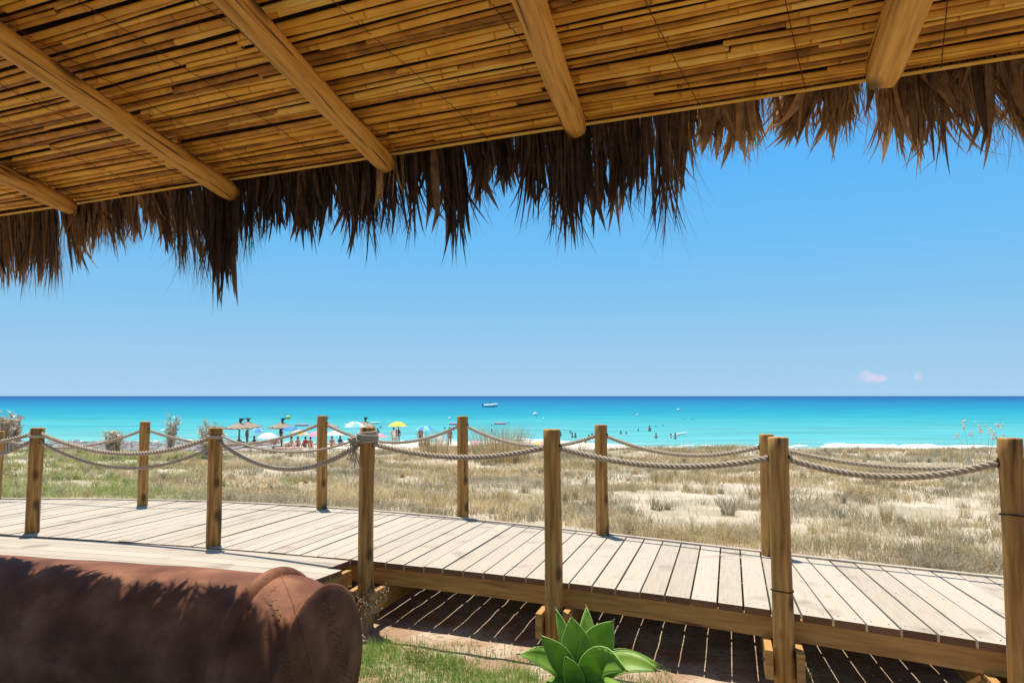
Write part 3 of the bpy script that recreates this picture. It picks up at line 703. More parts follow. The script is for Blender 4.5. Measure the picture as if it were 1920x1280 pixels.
for c in range(nclump):
    s0 = random.uniform(SMIN, SMAX)
    if random.random() > .12 + 1.2 * cell(s0, cden): continue
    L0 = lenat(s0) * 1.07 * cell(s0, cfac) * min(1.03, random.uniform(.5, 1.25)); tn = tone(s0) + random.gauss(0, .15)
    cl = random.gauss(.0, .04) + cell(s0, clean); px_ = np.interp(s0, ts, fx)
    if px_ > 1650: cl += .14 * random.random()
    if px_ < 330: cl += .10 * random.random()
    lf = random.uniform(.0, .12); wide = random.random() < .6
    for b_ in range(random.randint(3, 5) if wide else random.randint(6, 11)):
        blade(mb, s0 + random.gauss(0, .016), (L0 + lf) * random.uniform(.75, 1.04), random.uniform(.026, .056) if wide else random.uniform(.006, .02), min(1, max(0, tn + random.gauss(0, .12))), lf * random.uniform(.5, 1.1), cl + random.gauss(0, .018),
              random.gauss(0, .035), random.uniform(.0, .06) + lf * .4, d0=random.uniform(.025, .07))
for px_, py_, nb_, w0, c0 in [(1058, 500, 12, .012, .2), (1072, 470, 8, .02, .15), (1243, 488, 12, .014, .25), (1225, 440, 8, .02, .3), (838, 508, 12, .022, .08), (380, 550, 14, .014, .1), (395, 530, 10, .02, .1), (92, 560, 12, .012, .3), (60, 525, 8, .012, .4),
                              (1185, 412, 8, .015, .2), (765, 490, 8, .016, .12), (330, 535, 8, .014, .12), (712, 400, 5, .035, .97), (728, 385, 4, .03, .95), (1405, 290, 4, .036, .9), (1380, 275, 3, .04, .85), (1768, 335, 7, .014, .4), (985, 440, 7, .014, .15)]:
    s1, q1 = s_of_px(px_); d1 = ray(px_, py_); L1 = ZE - (EYE + d1.z / d1.y * q1.y)
    for k in range(nb_):
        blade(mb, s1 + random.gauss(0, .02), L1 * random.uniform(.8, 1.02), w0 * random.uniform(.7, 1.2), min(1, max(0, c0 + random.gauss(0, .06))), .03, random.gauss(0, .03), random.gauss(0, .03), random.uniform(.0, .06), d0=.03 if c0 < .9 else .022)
child(mb, 'palm_fringe', M['thatch'], roof)
mb = MB()
for c in range(3000):
    s0 = random.uniform(SMIN, SMAX); L0 = lenat(s0) * (.25 + .75 * cell(s0, cfac)) * random.uniform(.75, 1.14); 
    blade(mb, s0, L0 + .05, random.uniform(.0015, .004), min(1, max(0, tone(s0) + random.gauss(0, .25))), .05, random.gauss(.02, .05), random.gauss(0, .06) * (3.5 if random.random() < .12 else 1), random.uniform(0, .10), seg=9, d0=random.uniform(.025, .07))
child(mb, 'loose_fibres', M['thatch'], roof)
# short leaf butts close to the eave that hide the cover's edge
mb = MB()
for c in range(1000):
    s0 = random.uniform(SMIN, SMAX); blade(mb, s0, random.uniform(.10, .24), random.uniform(.012, .03), min(1, max(0, tone(s0) * .8 + random.gauss(0, .12))), random.uniform(.02, .10), random.gauss(0, .03), 0, random.uniform(0, .05), seg=4, d0=random.uniform(.025, .05))
child(mb, 'leaf_butts', M['thatch'], roof)

# ------------------------------------------------------------------ clay jar lying on its side
ax = Vector((.957, -.29, 0)).normalized(); rp = pd(515, 1073, 3.96); RJ = .467
cen0 = Vector((rp.x, rp.y, rp.z - RJ))      # ring centre at the ridge
jar = empty('clay_jar', 'huge terracotta jar lying on its side in the shade with palm shadows on top', 'jar', (cen0.x - .8, cen0.y + .2, -.45))
jA = np.array(ax); jB = np.cross(jA, [0, 0, 1.]); jB /= np.linalg.norm(jB); jC = np.array([0, 0, 1.])
def lathe(mb, prof, S=128, r=.5, wob=.0):
    an = np.linspace(0, 2 * math.pi, S, endpoint=False); V = []
    for s_, rr in prof:
        w_ = rr * (1 + wob * (np.sin(an * 2 + s_ * 2) * .6 + np.sin(an * 3 + s_ * 5) * .4))
        V.append(np.array(cen0) + jA * s_ + jB * (w_ * np.cos(an))[:, None] + jC * (w_ * np.sin(an))[:, None])
    V = np.array(V); m_ = len(V); i = np.arange(m_ - 1)[:, None] * S; j = np.arange(S)[None]; k = (j + 1) % S
    mb.add(V.reshape(-1, 3), np.stack([i + j, i + k, i + S + k, i + S + j], -1).reshape(-1, 4), r)
mb = MB(); prof = [(-3.1, .02), (-3.08, .2), (-2.95, .33), (-2.6, .41)]
for q in np.linspace(-2.4, -.06, 40): prof.append((q, RJ - .018 - .028 * (abs(q) / 2.4) ** 1.4 + .002 * math.sin(q * 9)))
prof += [(-.05, RJ - .012), (-.036, RJ + .008), (-.014, RJ + .022), (.010, RJ + .014), (.024, RJ - .006), (.03, RJ - .018)]
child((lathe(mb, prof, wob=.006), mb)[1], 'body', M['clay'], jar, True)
capS = [.025, .06, .10, .14, .18, .215, .245, .265, .28, .29, .297, .303, .309, .316, .322, .328, .332]
capR = [q - .023 for q in (.472, .472, .468, .458, .440, .424, .418, .428, .444, .447, .438, .405, .36, .28, .18, .08, .027)]
def capr(s_): return float(np.interp(s_, capS, capR))
cov = MB(); lathe(cov, list(zip(capS, capR)), wob=.006)
def hit(px, py):
    """point of the jar's end seen at this pixel, found by marching; gives a point in the scene"""
    d_ = np.array(ray(px, py)); o_ = np.array([0, 0, EYE])
    for t in np.arange(3.3, 5.2, .004):
        q = o_ + d_ * t - np.array(cen0); s_ = q @ jA; r_ = np.linalg.norm(q - jA * s_)
        if 0 <= s_ <= .332 and r_ < capr(s_): return o_ + d_ * t, s_, (q - jA * s_) / r_
    return None
sp_px = [(527, 1078), (535, 1095), (545, 1120), (556, 1150), (566, 1185), (575, 1220), (583, 1255), (590, 1285), (596, 1330)]
sl_ = []
for i_ in range(60):
    t = i_ / 59 * (len(sp_px) - 1); k = min(int(t), len(sp_px) - 2); f_ = t - k
    h_ = hit(sp_px[k][0] * (1 - f_) + sp_px[k + 1][0] * f_, sp_px[k][1] * (1 - f_) + sp_px[k + 1][1] * f_)
    if h_: sl_.append(h_[0])
mb = MB(); mb.tube(sl_, .0055, 6, .4); child(mb, 'seam', M['clay'], jar, True)
for cx0, cx1, y0_, y1_ in ((505, 540, 1095, 1280), (612, 650, 1130, 1275)):
    mb = cov
    for k in range(22):
        f_ = k / 21; h_ = hit(cx0 + (cx1 - cx0) * f_ + (5 if k % 2 else -5), y0_ + (y1_ - y0_) * f_)
        if not h_: continue
        P_, s_, n_ = h_; T = np.cross(jA, n_); t = np.linspace(.4, 5.3, 12)[:, None]; mb.tube(P_ + jA * .015 * np.cos(t) + T * .015 * np.sin(t), .0022, 5, .1, caps=False)
child(cov, 'cover', M['clay'], jar, True)

# ------------------------------------------------------------------ agave
ag = empty('agave', 'green agave rosette with broad pointed leaves in front of a post', 'agave', tuple(pw(1105, 1335, -.45)))
ab = np.array(pd(1090, 1318, 4.05))
leaves = [  # tip px,py, depth, width, bend, r
 (1042, 1142, 4.25, .06, .0, .25), (1099, 1138, 4.28, .085, .0, .3), (1071, 1157, 4.02, .135, .01, .55), (1149, 1164, 4.0, .14, .035, .7), (1128, 1182, 4.3, .10, .02, .25),
 (1238, 1247, 4.05, .10, .085, .6), (1232, 1256, 3.9, .11, .075, .8), (1172, 1255, 3.75, .125, .085, .75), (976, 1226, 3.98, .10, .05, .6), (1003, 1224, 4.15, .085, .03, .4), (1015, 1192, 3.95, .095, .02, .45),
 (1010, 1330, 3.75, .11, .06, .5), (1110, 1345, 3.6, .12, .05, .6), (1190, 1335, 3.7, .11, .06, .7), (1060, 1230, 3.92, .085, .0, .35)]
for tx, ty, D_, wd, bend, cr_ in leaves:
    tip = np.array(pd(tx, ty, D_)); n = 16; t = np.linspace(0, 1, n + 1)
    ou = tip - ab; ou[2] = 0; on = ou / (np.linalg.norm(ou) + 1e-6)
    P = ab + (tip - ab) * t[:, None] + np.array([0, 0, 1.]) * (bend * 1.2 * np.sin(math.pi * t))[:, None] - on * (bend * .6 * np.sin(math.pi * t))[:, None]
    P = P + np.cross(tip - ab, [0, 0, 1.]) * (random.uniform(-.10, .10) * np.sin(math.pi * t) * t)[:, None]
    T = np.gradient(P, axis=0); T /= np.linalg.norm(T, axis=1)[:, None]
    view = np.array([0, -1., .25]) if tip[2] > ab[2] + .28 else np.array([0, -.7, .75])
    sd = np.cross(T, view); sd /= np.linalg.norm(sd, axis=1)[:, None]; nn = np.cross(sd, T)
    wd *= 1.2; ww = wd * (.5 + .5 * np.sin(np.clip(t / .62, 0, 1) * math.pi / 2) ** 1) * np.where(t < .62, 1, np.clip(1 - ((t - .62) / .38) ** 1.7, 0.005, 1))
    cs = np.array([-.5, -.485, -.28, 0, .28, .485, .5]); dp = np.array([.16, .145, .05, 0, .05, .145, .16])
    V = P[:, None] + sd[:, None] * (ww[:, None] * cs)[..., None] + nn[:, None] * (ww[:, None] * dp + .010 * np.sin(t * 11 + cr_ * 9)[:, None] * cs)[..., None]
    K = 7; i = np.arange(n)[:, None] * K; j = np.arange(K - 1)[None]
    f = np.stack([i + j, i + j + 1, i + K + j + 1, i + K + j], -1)
    mb = MB(); rr = np.full(V.reshape(-1, 3).shape[0], cr_)
    mb.add(V.reshape(-1, 3), f[:, 1:5].reshape(-1, 4), rr, 0); mb.add(V.reshape(-1, 3), f[:, [0, 5]].reshape(-1, 4), rr, 1)
    dr = (1014, 1190) == (tx, ty) or (975, 1228) == (tx, ty)
    mb.tube([P[-1] - T[-1] * .01, P[-1] + T[-1] * .018], [.003, .0006], 5, .5, mi=2)
    if dr: mb.tube([P[-2], P[-1] + T[-1] * .01], [.014, .004], 6, .4, mi=2)
    o = child(mb, 'leaf', [M['agave'], M['agave_edge'], M['dry_tip']], ag, True)
    sm = o.modifiers.new('solid', 'SOLIDIFY'); sm.thickness = .005; sm.offset = -1
    if dr: o['label'] = 'leaf with a withered brown tip'
mb = MB(); mb.tube([ab + [0, 0, -.5], ab + [0, .0, -.2], ab + [0, 0, .06]], [.05, .055, .06], 10); child(mb, 'stem', M['dry_tip'], ag, True)

# ------------------------------------------------------------------ grass and dune vegetation
def grass_mat(name, a, b_, c, d_):
    return material(name, [(0, a), (.35, b_), (.7, c), (1, d_)], nsc=1.3, mix=.25, rough=.75, bump=0, trans=.42, spec=.15, coord='Object')
M['dunegrass'] = grass_mat('dune_grass', (.25, .19, .09), (.48, .37, .19), (.70, .53, .27), (.86, .72, .44))
M['sage'] = grass_mat('sage_scrub', (.16, .14, .085), (.34, .30, .19), (.55, .47, .32), (.72, .62, .46))
M['turf'] = grass_mat('turf', (.09, .19, .03), (.18, .33, .05), (.32, .46, .10), (.55, .55, .22))
M['lawn'] = grass_mat('fresh_grass', (.14, .20, .04), (.26, .33, .08), (.45, .46, .17), (.68, .60, .33))
def blades(mb, xs_, ys_, h, wd, lean, col):
    n = len(xs_); zs = gz(xs_, ys_); a = rng.random(n) * 6.283; b_ = rng.random(n) * 6.283
    base = np.stack([xs_, ys_, zs - .01], -1); sd = np.stack([np.cos(a), np.sin(a), np.zeros(n)], -1) * wd[:, None] / 2
    ld = np.stack([np.cos(b_), np.sin(b_), np.zeros(n)], -1) * (lean * h)[:, None]; up = np.array([0, 0, 1.])
    mid = base + ld * .3 + up * (h * .6)[:, None]; tip = base + ld + up * (h * np.sqrt(np.clip(1 - (lean * .6) ** 2, .15, 1)))[:, None]
    V = np.stack([base - sd, base + sd, mid + sd * .7, mid - sd * .7, tip], 1).reshape(-1, 3)
    q = np.arange(n) * 5; f = np.concatenate([np.stack([q, q + 1, q + 2, q + 3], -1), np.stack([q + 3, q + 2, q + 4, q + 4], -1)])
    mb.add(V, f, np.repeat(col, 5))
def nz(x, y, sc, seed=0):
    x = x * sc + seed; y = y * sc + seed * 1.7
    v = (np.sin(x * 1.0 + 1.7 * np.sin(y * .8)) + np.sin(y * 1.3 + 1.9 * np.sin(x * .7 + 2)) + .6 * np.sin(x * 2.7 + y * 2.1) + .5 * np.sin(y * 4.1 - x * 3.3) + .35 * np.sin(x * 7 + y * 5.)) / 3.4
    return v
sand_px = [(1310, 955, 95, 38), (1225, 928, 60, 12), (985, 928, 60, 9), (1380, 925, 45, 14), (1750, 965, 110, 22), (1880, 1010, 70, 30), (1010, 985, 40, 8), (900, 975, 30, 6), (170, 912, 28, 9), (580, 862, 40, 5), (1120, 905, 60, 7), (1540, 930, 50, 8)]
def pix(x, y):
    z = gz(x, y) - EYE; f = y * ct + z * st; v = -y * st + z * ct; return 960 + F * x / f, 640 - F * v / f
N = 900000
yy = 5.0 + 27 * rng.random(N) ** 1.25; xx = (rng.random(N) - .5) * 2 * (yy * .78 + 1)
ok = (yy > by(xx) + .12)
px_, py_ = pix(xx, yy)
cover = nz(xx, yy, 1.6) * .55 + nz(xx, yy, 4.5, 3) * .45
thr = np.full(N, -.12)
for (cx, cy, rx, ry) in sand_px:
    q = ((px_ - cx) / rx) ** 2 + ((py_ - cy) / ry) ** 2; thr = np.where(q < 1.6, np.maximum(thr, .62 - .35 * q), thr)
dens = np.clip((cover - thr) * 1.7 + .42, .04, 1)
ok &= rng.random(N) < dens * .62
xx, yy, px_, py_, cv = xx[ok], yy[ok], px_[ok], py_[ok], cover[ok]
sp_ = nz(xx, yy, .75, 9) + rng.normal(0, .28, len(xx))
kind = np.where(sp_ > .05, 0, 1)
green = (px_ < 420) & (rng.random(len(xx)) < np.clip((430 - px_) / 220, 0, .8)) & (nz(xx, yy, .9, 5) > -.35)
kind = np.where(green, 2, kind)
dist = np.clip(yy / 9, 1, 3)
for kd, nm, mt, hh in ((0, 'dune_grass', 'dunegrass', .15), (1, 'dune_scrub', 'sage', .12), (2, 'green_dune_grass', 'lawn', .14)):
    m_ = kind == kd; n = m_.sum(); mb = MB()
    h = hh * (.3 + .9 * rng.random(n)) * (1 + .5 * np.clip(cv[m_], -.5, 1)) * np.clip((yy[m_] - by(xx[m_])) * .8 + .35, .35, 1.15)
    blades(mb, xx[m_], yy[m_], h, (.0035 + .004 * rng.random(n)) * dist[m_], (.25 + 1.3 * rng.random(n)), np.clip(.5 + .45 * nz(xx[m_], yy[m_], 2.2, 1) + rng.normal(0, .22, n), 0, 1))
    for q_ in range(700 if kd < 2 else 120):            # tussocks within the cover
        y_ = 6 + 20 * random.random() ** 1.3; x_ = random.uniform(-1, 1) * (y_ * .75); 
        if kd == 2: x_ = -y_ * random.uniform(.38, .72)
        if y_ < float(by(x_)) + .35 or nz(np.array(x_), np.array(y_), 1.6) < -.25: continue
        n_ = random.randint(22, 60); rr_ = random.uniform(.03, .16); hh_ = random.uniform(.10, .26) * min(1, .5 + (y_ - float(by(x_))) * .4); a_ = rng.random(n_) * 6.283; r2 = rr_ * rng.random(n_); c_ = random.gauss(.5, .25)
        blades(mb, x_ + r2 * np.cos(a_), y_ + r2 * np.sin(a_), hh_ * (.5 + .6 * rng.random(n_)), (.004 + .003 * rng.random(n_)) * min(2.2, max(1, y_ / 9)), .15 + .9 * rng.random(n_), np.clip(c_ + rng.normal(0, .12, n_), 0, 1))
    tag(mb.build(nm, M[mt]), {0: 'dry straw coloured grass covering the dune behind the boardwalk', 1: 'low grey green scrub covering the dune behind the boardwalk', 2: 'green grass covering the left part of the dune'}[kd], 'grass', kind='stuff')
# foreground lawn and sparse weeds by the jar
N = 110000; xx = rng.uniform(-1.6, 1.0, N); yy = rng.uniform(3.0, 5.4, N); px_, py_ = pix(xx, yy)
edge = np.interp(px_, [600, 690, 800, 900, 1000, 1100], [1195, 1215, 1228, 1250, 1275, 1300]) + 10 * np.sin(px_ * .05)
ok = rng.random(N) < np.where(py_ > edge, .75, np.where(py_ > edge - 35, .14, .012))
ok &= ~((yy > fy(xx) - .1))
xx, yy = xx[ok], yy[ok]; mb = MB(); n = len(xx)
blades(mb, xx, yy, (.025 + .07 * rng.random(n)) * np.clip(.4 + .6 * nz(xx, yy, 5, 2) + .5, .4, 1.2), .002 + .0025 * rng.random(n), rng.random(n) * 1.1, np.clip(.5 + .3 * nz(xx, yy, 4) + rng.normal(0, .2, n), 0, 1))
tag(mb.build('short_grass', M['turf']), 'short green grass on the earth beside the clay jar', 'grass', kind='stuff')
# dry debris and pebbles under and before the deck
mb = MB()
for k in range(1500):
    x = random.uniform(-1.6, 3.6); y = random.uniform(3.2, float(fy(x)) + .8); z = gz(x, y).item(); r_ = random.uniform(.003, .012); a0 = random.random() * 3
    if random.random() < .5:
        d_ = np.array([math.cos(a0), math.sin(a0), random.uniform(-.1, .25)]) * random.uniform(.01, .05); mb.tube([[x, y, z + .003], [x + d_[0], y + d_[1], z + .004 + abs(d_[2])]], .0012, 4, random.random())
    else:
        mb.tube([[x, y, z - r_ * .5], [x + r_ * .2, y, z + r_ * .2], [x, y, z + r_ * .7]], [r_ * .8, r_, r_ * .3], 6, random.random())
tag(mb.build('ground_litter', material('litter', [(0, (.12, .07, .04)), (1, (.55, .42, .28))], mix=.2)), 'small stones and twigs scattered on the earth before the boardwalk', 'litter', kind='stuff')

def tuft(name, px, py, zt, h, wspread, n, mat, label, cat='grass tuft', group=None, wd=.006, lean=.5, seeds=0, twig=0, pos=None, bend=.4):
    p = pos or pw(px, py, zt)
    for _ in range(8):
        if pos: break
        p = pw(px, py, float(gz(p.x, p.y)))
    mb = MB()
    for k in range(n):
        a = random.random() * 6.283; rr = wspread * random.random() ** .7 * .5; L_ = h * random.uniform(.55, 1.05); ln = lean * random.uniform(.2, 1.1)
        t = np.linspace(0, 1, 6); d_ = np.array([math.cos(a), math.sin(a), 0])
        P = np.array([p.x, p.y, p.z - .02]) + d_ * (rr + L_ * ln * t ** (1 + bend))[:, None] + np.array([0, 0, 1.]) * (L_ * (t - .25 * ln * t ** 3))[:, None]
        w2 = wd * (1 - t * .85); sd = np.cross(d_, [0, 0, 1.]); b2 = random.random() * 3; sd = sd * math.cos(b2) + d_ * math.sin(b2)
        V = np.stack([P - sd * w2[:, None] / 2, P + sd * w2[:, None] / 2], 1).reshape(-1, 3); q = np.arange(5) * 2
        mb.add(V, np.stack([q, q + 1, q + 3, q + 2], -1), min(1, max(0, random.gauss(.5, .25))))
        if seeds and random.random() < seeds:
            for _ in range(4):
                c = P[-1] + rng.normal(0, .012 * h / .3, 3); s2 = wd * 1.6; mb.tube([c - [0, 0, s2], c, c + [0, 0, s2]], [s2 * .3, s2 * .8, s2 * .2], 5, .95)
        if twig and random.random() < twig:
            for _ in range(5):
                q = random.randint(2, 5); d2 = rng.normal(0, 1, 3); d2[2] = abs(d2[2]); d2 /= np.linalg.norm(d2); c = P[q]
                mb.tube([c, c + d2 * h * .14], [wd * .35, wd * .15], 4, random.random() * .5); s2 = wd * random.uniform(1, 2.2)
                mb.add([c + d2 * h * .14, c + d2 * h * .14 + rng.normal(0, s2, 3), c + d2 * h * .14 + rng.normal(0, s2, 3)], [[0, 1, 2, 2]], random.uniform(.7, 1))
    o = mb.build(name, mat); shift(o, (p.x, p.y, p.z)); return tag(o, label, cat, group)
G = 'grass tufts standing out on the dune'
tuft('grass_tuft', 1662, 985, -.4, .42, .10, 90, M['dunegrass'], 'tall golden grass tuft right of the wire-banded post', group=G, lean=.32, wd=.007)
tuft('grass_tuft', 1365, 965, -.4, .36, .16, 130, M['sage'], 'dark green tuft growing out of the bare sand patch', group=G, lean=.55, wd=.007)
tuft('grass_tuft', 940, 942, -.4, .34, .25, 160, M['dunegrass'], 'straw yellow rounded tuft left of the agave post', group=G, lean=.6, wd=.008)
tuft('grass_tuft', 1240, 905, -.4, .45, .35, 150, M['dunegrass'], 'pale feathery tuft on the ridge above the bare sand', group=G, lean=.5, wd=.009)
tuft('grass_tuft', 815, 855, -.6, .85, .9, 330, M['dunegrass'], 'upright marram clump left of the middle rear post', group=G, lean=.3, wd=.014)
tuft('grass_tuft', 940, 862, -.6, 1.05, 1.6, 700, M['dunegrass'], 'largest marram clump, tall against the sea right of the middle rear post', group=G, lean=.35, wd=.015)
tuft('grass_tuft', 1080, 858, -.6, .5, 1.2, 260, M['sage'], 'low dark clump right of the agave post on the dune crest', group=G, lean=.5, wd=.014)
tuft('grass_tuft', 1290, 858, -.6, .5, 2.6, 420, M['dunegrass'], 'broad low tawny clump on the crest below the bathers', group=G, lean=.35, wd=.013)
tuft('grass_tuft', 545, 908, -.4, .26, .3, 150, M['lawn'], 'soft green tuft between the two left rear posts and the deck', group=G, lean=.7, wd=.007)
tuft('grass_tuft', 640, 935, -.4, .25, .25, 120, M['dunegrass'], 'rusty straw tuft just right of the umbrella-side rear post', group=G, lean=.8, wd=.007)
tuft('grass_tuft', 820, 950, -.35, .28, .25, 140, M['dunegrass'], 'spiky straw tuft at the deck edge left of the middle rear post', group=G, lean=.9, wd=.007)
tuft('grass_tuft', 1390, 1010, -.35, .24, .35, 220, M['sage'], 'purplish grey scrubby tuft at the deck edge left of the wire-banded post', group=G, lean=.9, wd=.006)
tuft('grass_tuft', 720, 905, -.4, .3, .5, 200, M['sage'], 'grey green mound right of the rope-bound post', group=G, lean=.7, wd=.008)
tuft('grass_tuft', 470, 890, -.4, .3, .3, 130, M['sage'], 'greyish tuft under the deep sagging rope', group=G, lean=.6, wd=.007)
tuft('grass_tuft', 1513, 1262, -.45, .17, .05, 34, M['lawn'], 'small green grass tuft at the foot of the wire-banded post', group='weeds on the earth below the deck', lean=.5, wd=.005, pos=pw(1513, 1275, -.45))
tuft('flowering_weed', 672, 1180, -.45, .36, .16, 85, M['sage'], 'thin weed with tiny white flower heads beside the clay jar', 'weed', 'weeds on the earth below the deck', lean=.5, wd=.004, seeds=1, pos=pw(676, 1192, -.45))
tuft('leafy_weed', 785, 1228, -.45, .17, .12, 60, M['lawn'], 'small bushy leafy weed in the green grass', 'weed', 'weeds on the earth below the deck', lean=.6, wd=.004, twig=.8, pos=pw(780, 1245, -.45))
S_ = 'pale dry shrubs on the left dune'
M['dryshrub'] = material('dry_shrub', [(0, (.20, .13, .08)), (.4, (.50, .36, .22)), (1, (.85, .77, .62))], nsc=4, mix=.2, rough=.8, trans=.15)
def shrub(px, py, D_, h, wd_, n, label):
    p = pd(px, py, D_); 
    return tuft('dry_shrub', px, py, 0, h, wd_, n, M['dryshrub'], label, 'shrub', S_, wd=.028, lean=.18, twig=1.0, pos=p, bend=.1)
shrub(14, 845, 17, .80, .35, 110, 'pale dry shrub at the left edge of the photo')
shrub(212, 846, 21, .55, .32, 80, 'rounded pale dry shrub left of the leftmost full rear post')
shrub(320, 840, 22, .85, .16, 36, 'narrow upright dry shrub right of the leftmost full rear post')
shrub(396, 850, 23, .95, .5, 70, 'broad topped dry shrub rising behind the cord-topped front post')
tuft('seed_stalk', 1835, 880, -.4, .8, .35, 12, M['dryshrub'], 'tall bare seed stalks near the right edge post', 'weed', lean=.25, wd=.014, seeds=1, pos=pd(1838, 872, 13.0))

# ------------------------------------------------------------------ shore rocks (left)
mb = MB()
for k in range(1400):
    x = random.uniform(-62, -24); y = random.uniform(60, float(shore(x)) + 4)
    r_ = random.uniform(.1, .45); z = gz(x, y).item(); n_ = 7; an = np.linspace(0, 6.283, n_, endpoint=False); V = []
    for zz, q in ((-.3, 1.), (.25, .9), (.55, .45)): V.append(np.stack([x + r_ * q * np.cos(an) * rng.uniform(.7, 1.2, n_), y + r_ * q * np.sin(an), np.full(n_, z + zz * r_)], -1))
    V.append(np.repeat([[x, y, z + .65 * r_]], n_, 0)); V = np.array(V); i = np.arange(3)[:, None] * n_; j = np.arange(n_)[None]; q = (j + 1) % n_
    mb.add(V.reshape(-1, 3), np.stack([i + j, i + q, i + n_ + q, i + n_ + j], -1).reshape(-1, 4), random.random())
tag(mb.build('shore_rocks', material('rock', [(0, (.10, .09, .08)), (1, (.42, .39, .36))], mix=.4, rough=.9)), 'grey rocks strewn along the left shore', 'rocks', kind='stuff')

# ------------------------------------------------------------------ people
SK = [flat('skin_tan', (.52, .28, .17)), flat('skin_brown', (.34, .18, .11)), flat('skin_light', (.65, .40, .28))]
CL = {k: flat('cloth_' + k, c) for k, c in dict(black=(.015, .015, .02), navy=(.02, .04, .13), red=(.5, .05, .05), white=(.8, .8, .8), pink=(.75, .25, .32), teal=(.05, .35, .38), yellow=(.8, .6, .08)).items()}
HAIR = flat('hair_dark', (.025, .015, .01))
def skin_body(joints, edges, radii, name):
    me = bpy.data.meshes.new(name); me.from_pydata(joints, edges, []); o = bpy.data.objects.new(name, me); COL.objects.link(o)
    m_ = o.modifiers.new('s', 'SKIN'); 
    for v, r_ in zip(me.skin_vertices[0].data, radii): v.radius = (r_, r_)
    me.skin_vertices[0].data[0].use_root = True
    o.modifiers.new('u', 'SUBSURF').levels = 1
    dg = bpy.context.evaluated_depsgraph_get(); ev = o.evaluated_get(dg); nm = bpy.data.meshes.new_from_object(ev)
    bpy.data.objects.remove(o); 
    for p in nm.polygons: p.use_smooth = True
    nm.materials.clear(); nm.materials.append(SK[0]); return nm
def stand_j():
    J = [(0, 0, .93), (0, 0, 1.15), (0, 0, 1.38), (0, 0, 1.48), (0, -.01, 1.60), (0, -.01, 1.70),
         (.19, 0, 1.40), (.25, -.03, 1.12), (.27, -.10, .88), (.27, -.13, .78), (-.19, 0, 1.40), (-.25, -.03, 1.12), (-.27, .05, .88), (-.27, .03, .78),
         (.10, 0, .86), (.12, -.02, .48), (.13, .03, .08), (.13, -.10, .03), (-.10, 0, .86), (-.12, .02, .48), (-.12, .06, .08), (-.12, -.07, .03)]
    E = [(0, 1), (1, 2), (2, 3), (3, 4), (4, 5), (2, 6), (6, 7), (7, 8), (8, 9), (2, 10), (10, 11), (11, 12), (12, 13), (0, 14), (14, 15), (15, 16), (16, 17), (0, 18), (18, 19), (19, 20), (20, 21)]
    Rr = [.13, .12, .14, .055, .095, .07, .06, .042, .035, .03, .06, .042, .035, .03, .09, .065, .045, .04, .09, .065, .045, .04]
    return J, E, Rr
def sit_j():
    J = [(0, 0, .12), (0, .06, .35), (0, .10, .58), (0, .08, .68), (0, .05, .80), (0, .05, .90),
         (.18, .10, .60), (.24, .15, .34), (.20, .28, .12), (.19, .30, .04), (-.18, .10, .60), (-.24, .0, .40), (-.16, -.22, .40), (-.14, -.30, .40),
         (.11, -.04, .11), (.13, -.40, .40), (.13, -.72, .08), (.13, -.84, .04), (-.11, -.04, .11), (-.12, -.42, .38), (-.12, -.70, .08), (-.12, -.82, .04)]
    _, E, Rr = stand_j(); return J, E, Rr
def lie_j():
    J, E, Rr = stand_j(); J = [(x, z - .9, .14 - y * .5) for x, y, z in J]; return J, E, Rr
BODY = {k: skin_body(*fn(), 'person') for k, fn in (('stand', stand_j), ('sit', sit_j), ('lie', lie_j))}
HEADP = {'stand': (0, -.01, 1.63), 'sit': (0, .05, .83), 'lie': (0, .74, .145)}
HIPP = {'stand': (0, 0, .92), 'sit': (0, 0, .14), 'lie': (0, .02, .14)}
TORP = {'stand': (0, 0, 1.22), 'sit': (0, .07, .42), 'lie': (0, .32, .14)}
def ball(name, c, rx, ry, rz, mat):
    mb = MB(); V = []; n1, n2 = 6, 10
    for a in range(n1 + 1):
        ph = math.pi * a / n1
        V.append([[c[0] + rx * math.sin(ph) * math.cos(t), c[1] + ry * math.sin(ph) * math.sin(t), c[2] + rz * math.cos(ph)] for t in np.linspace(0, 6.283, n2, endpoint=False)])
    V = np.array(V); i = np.arange(n1)[:, None] * n2; j = np.arange(n2)[None]; q = (j + 1) % n2
    mb.add(V.reshape(-1, 3), np.stack([i + j, i + n2 + j, i + n2 + q, i + q], -1).reshape(-1, 4)); return mb
HAIRM, WEARM, TOPM = {}, {}, {}
def meshof(mb, name, mat):
    o = mb.build(name, mat, smooth=True); me = o.data; bpy.data.objects.remove(o); return me
for k in BODY:
    h = HEADP[k]; HAIRM[k] = meshof(ball('h', (h[0], h[1] + .02, h[2] + .035), .105, .115, .115, HAIR), 'hair', HAIR)
    h = HIPP[k]; WEARM[k] = meshof(ball('w', h, .17, .15, .12, CL['navy']), 'swimwear', CL['navy'])
    h = TORP[k]; TOPM[k] = meshof(ball('t', h, .19, .155 if k != 'lie' else .30, .30 if k != 'lie' else .16, CL['white']), 'shirt', CL['white'])
def person(p, pose, rz, label, skin=0, wear='navy', shirt=None, group='people on the beach', sc=1.0):
    r_ = bpy.data.objects.new('person', None); COL.objects.link(r_); r_.location = p; r_.rotation_euler.z = rz; r_.scale = (sc,) * 3; r_.empty_display_size = .2
    tag(r_, label, 'person', group)
    for nm, me, mt in [('body', BODY[pose], SK[skin]), ('hair', HAIRM[pose], HAIR), ('swimwear', WEARM[pose], CL[wear])] + ([('shirt', TOPM[pose], CL[shirt])] if shirt else []):
        o = bpy.data.objects.new(nm, me); COL.objects.link(o); o.parent = r_; o.material_slots[0].link = 'OBJECT'; o.material_slots[0].material = mt
    return r_
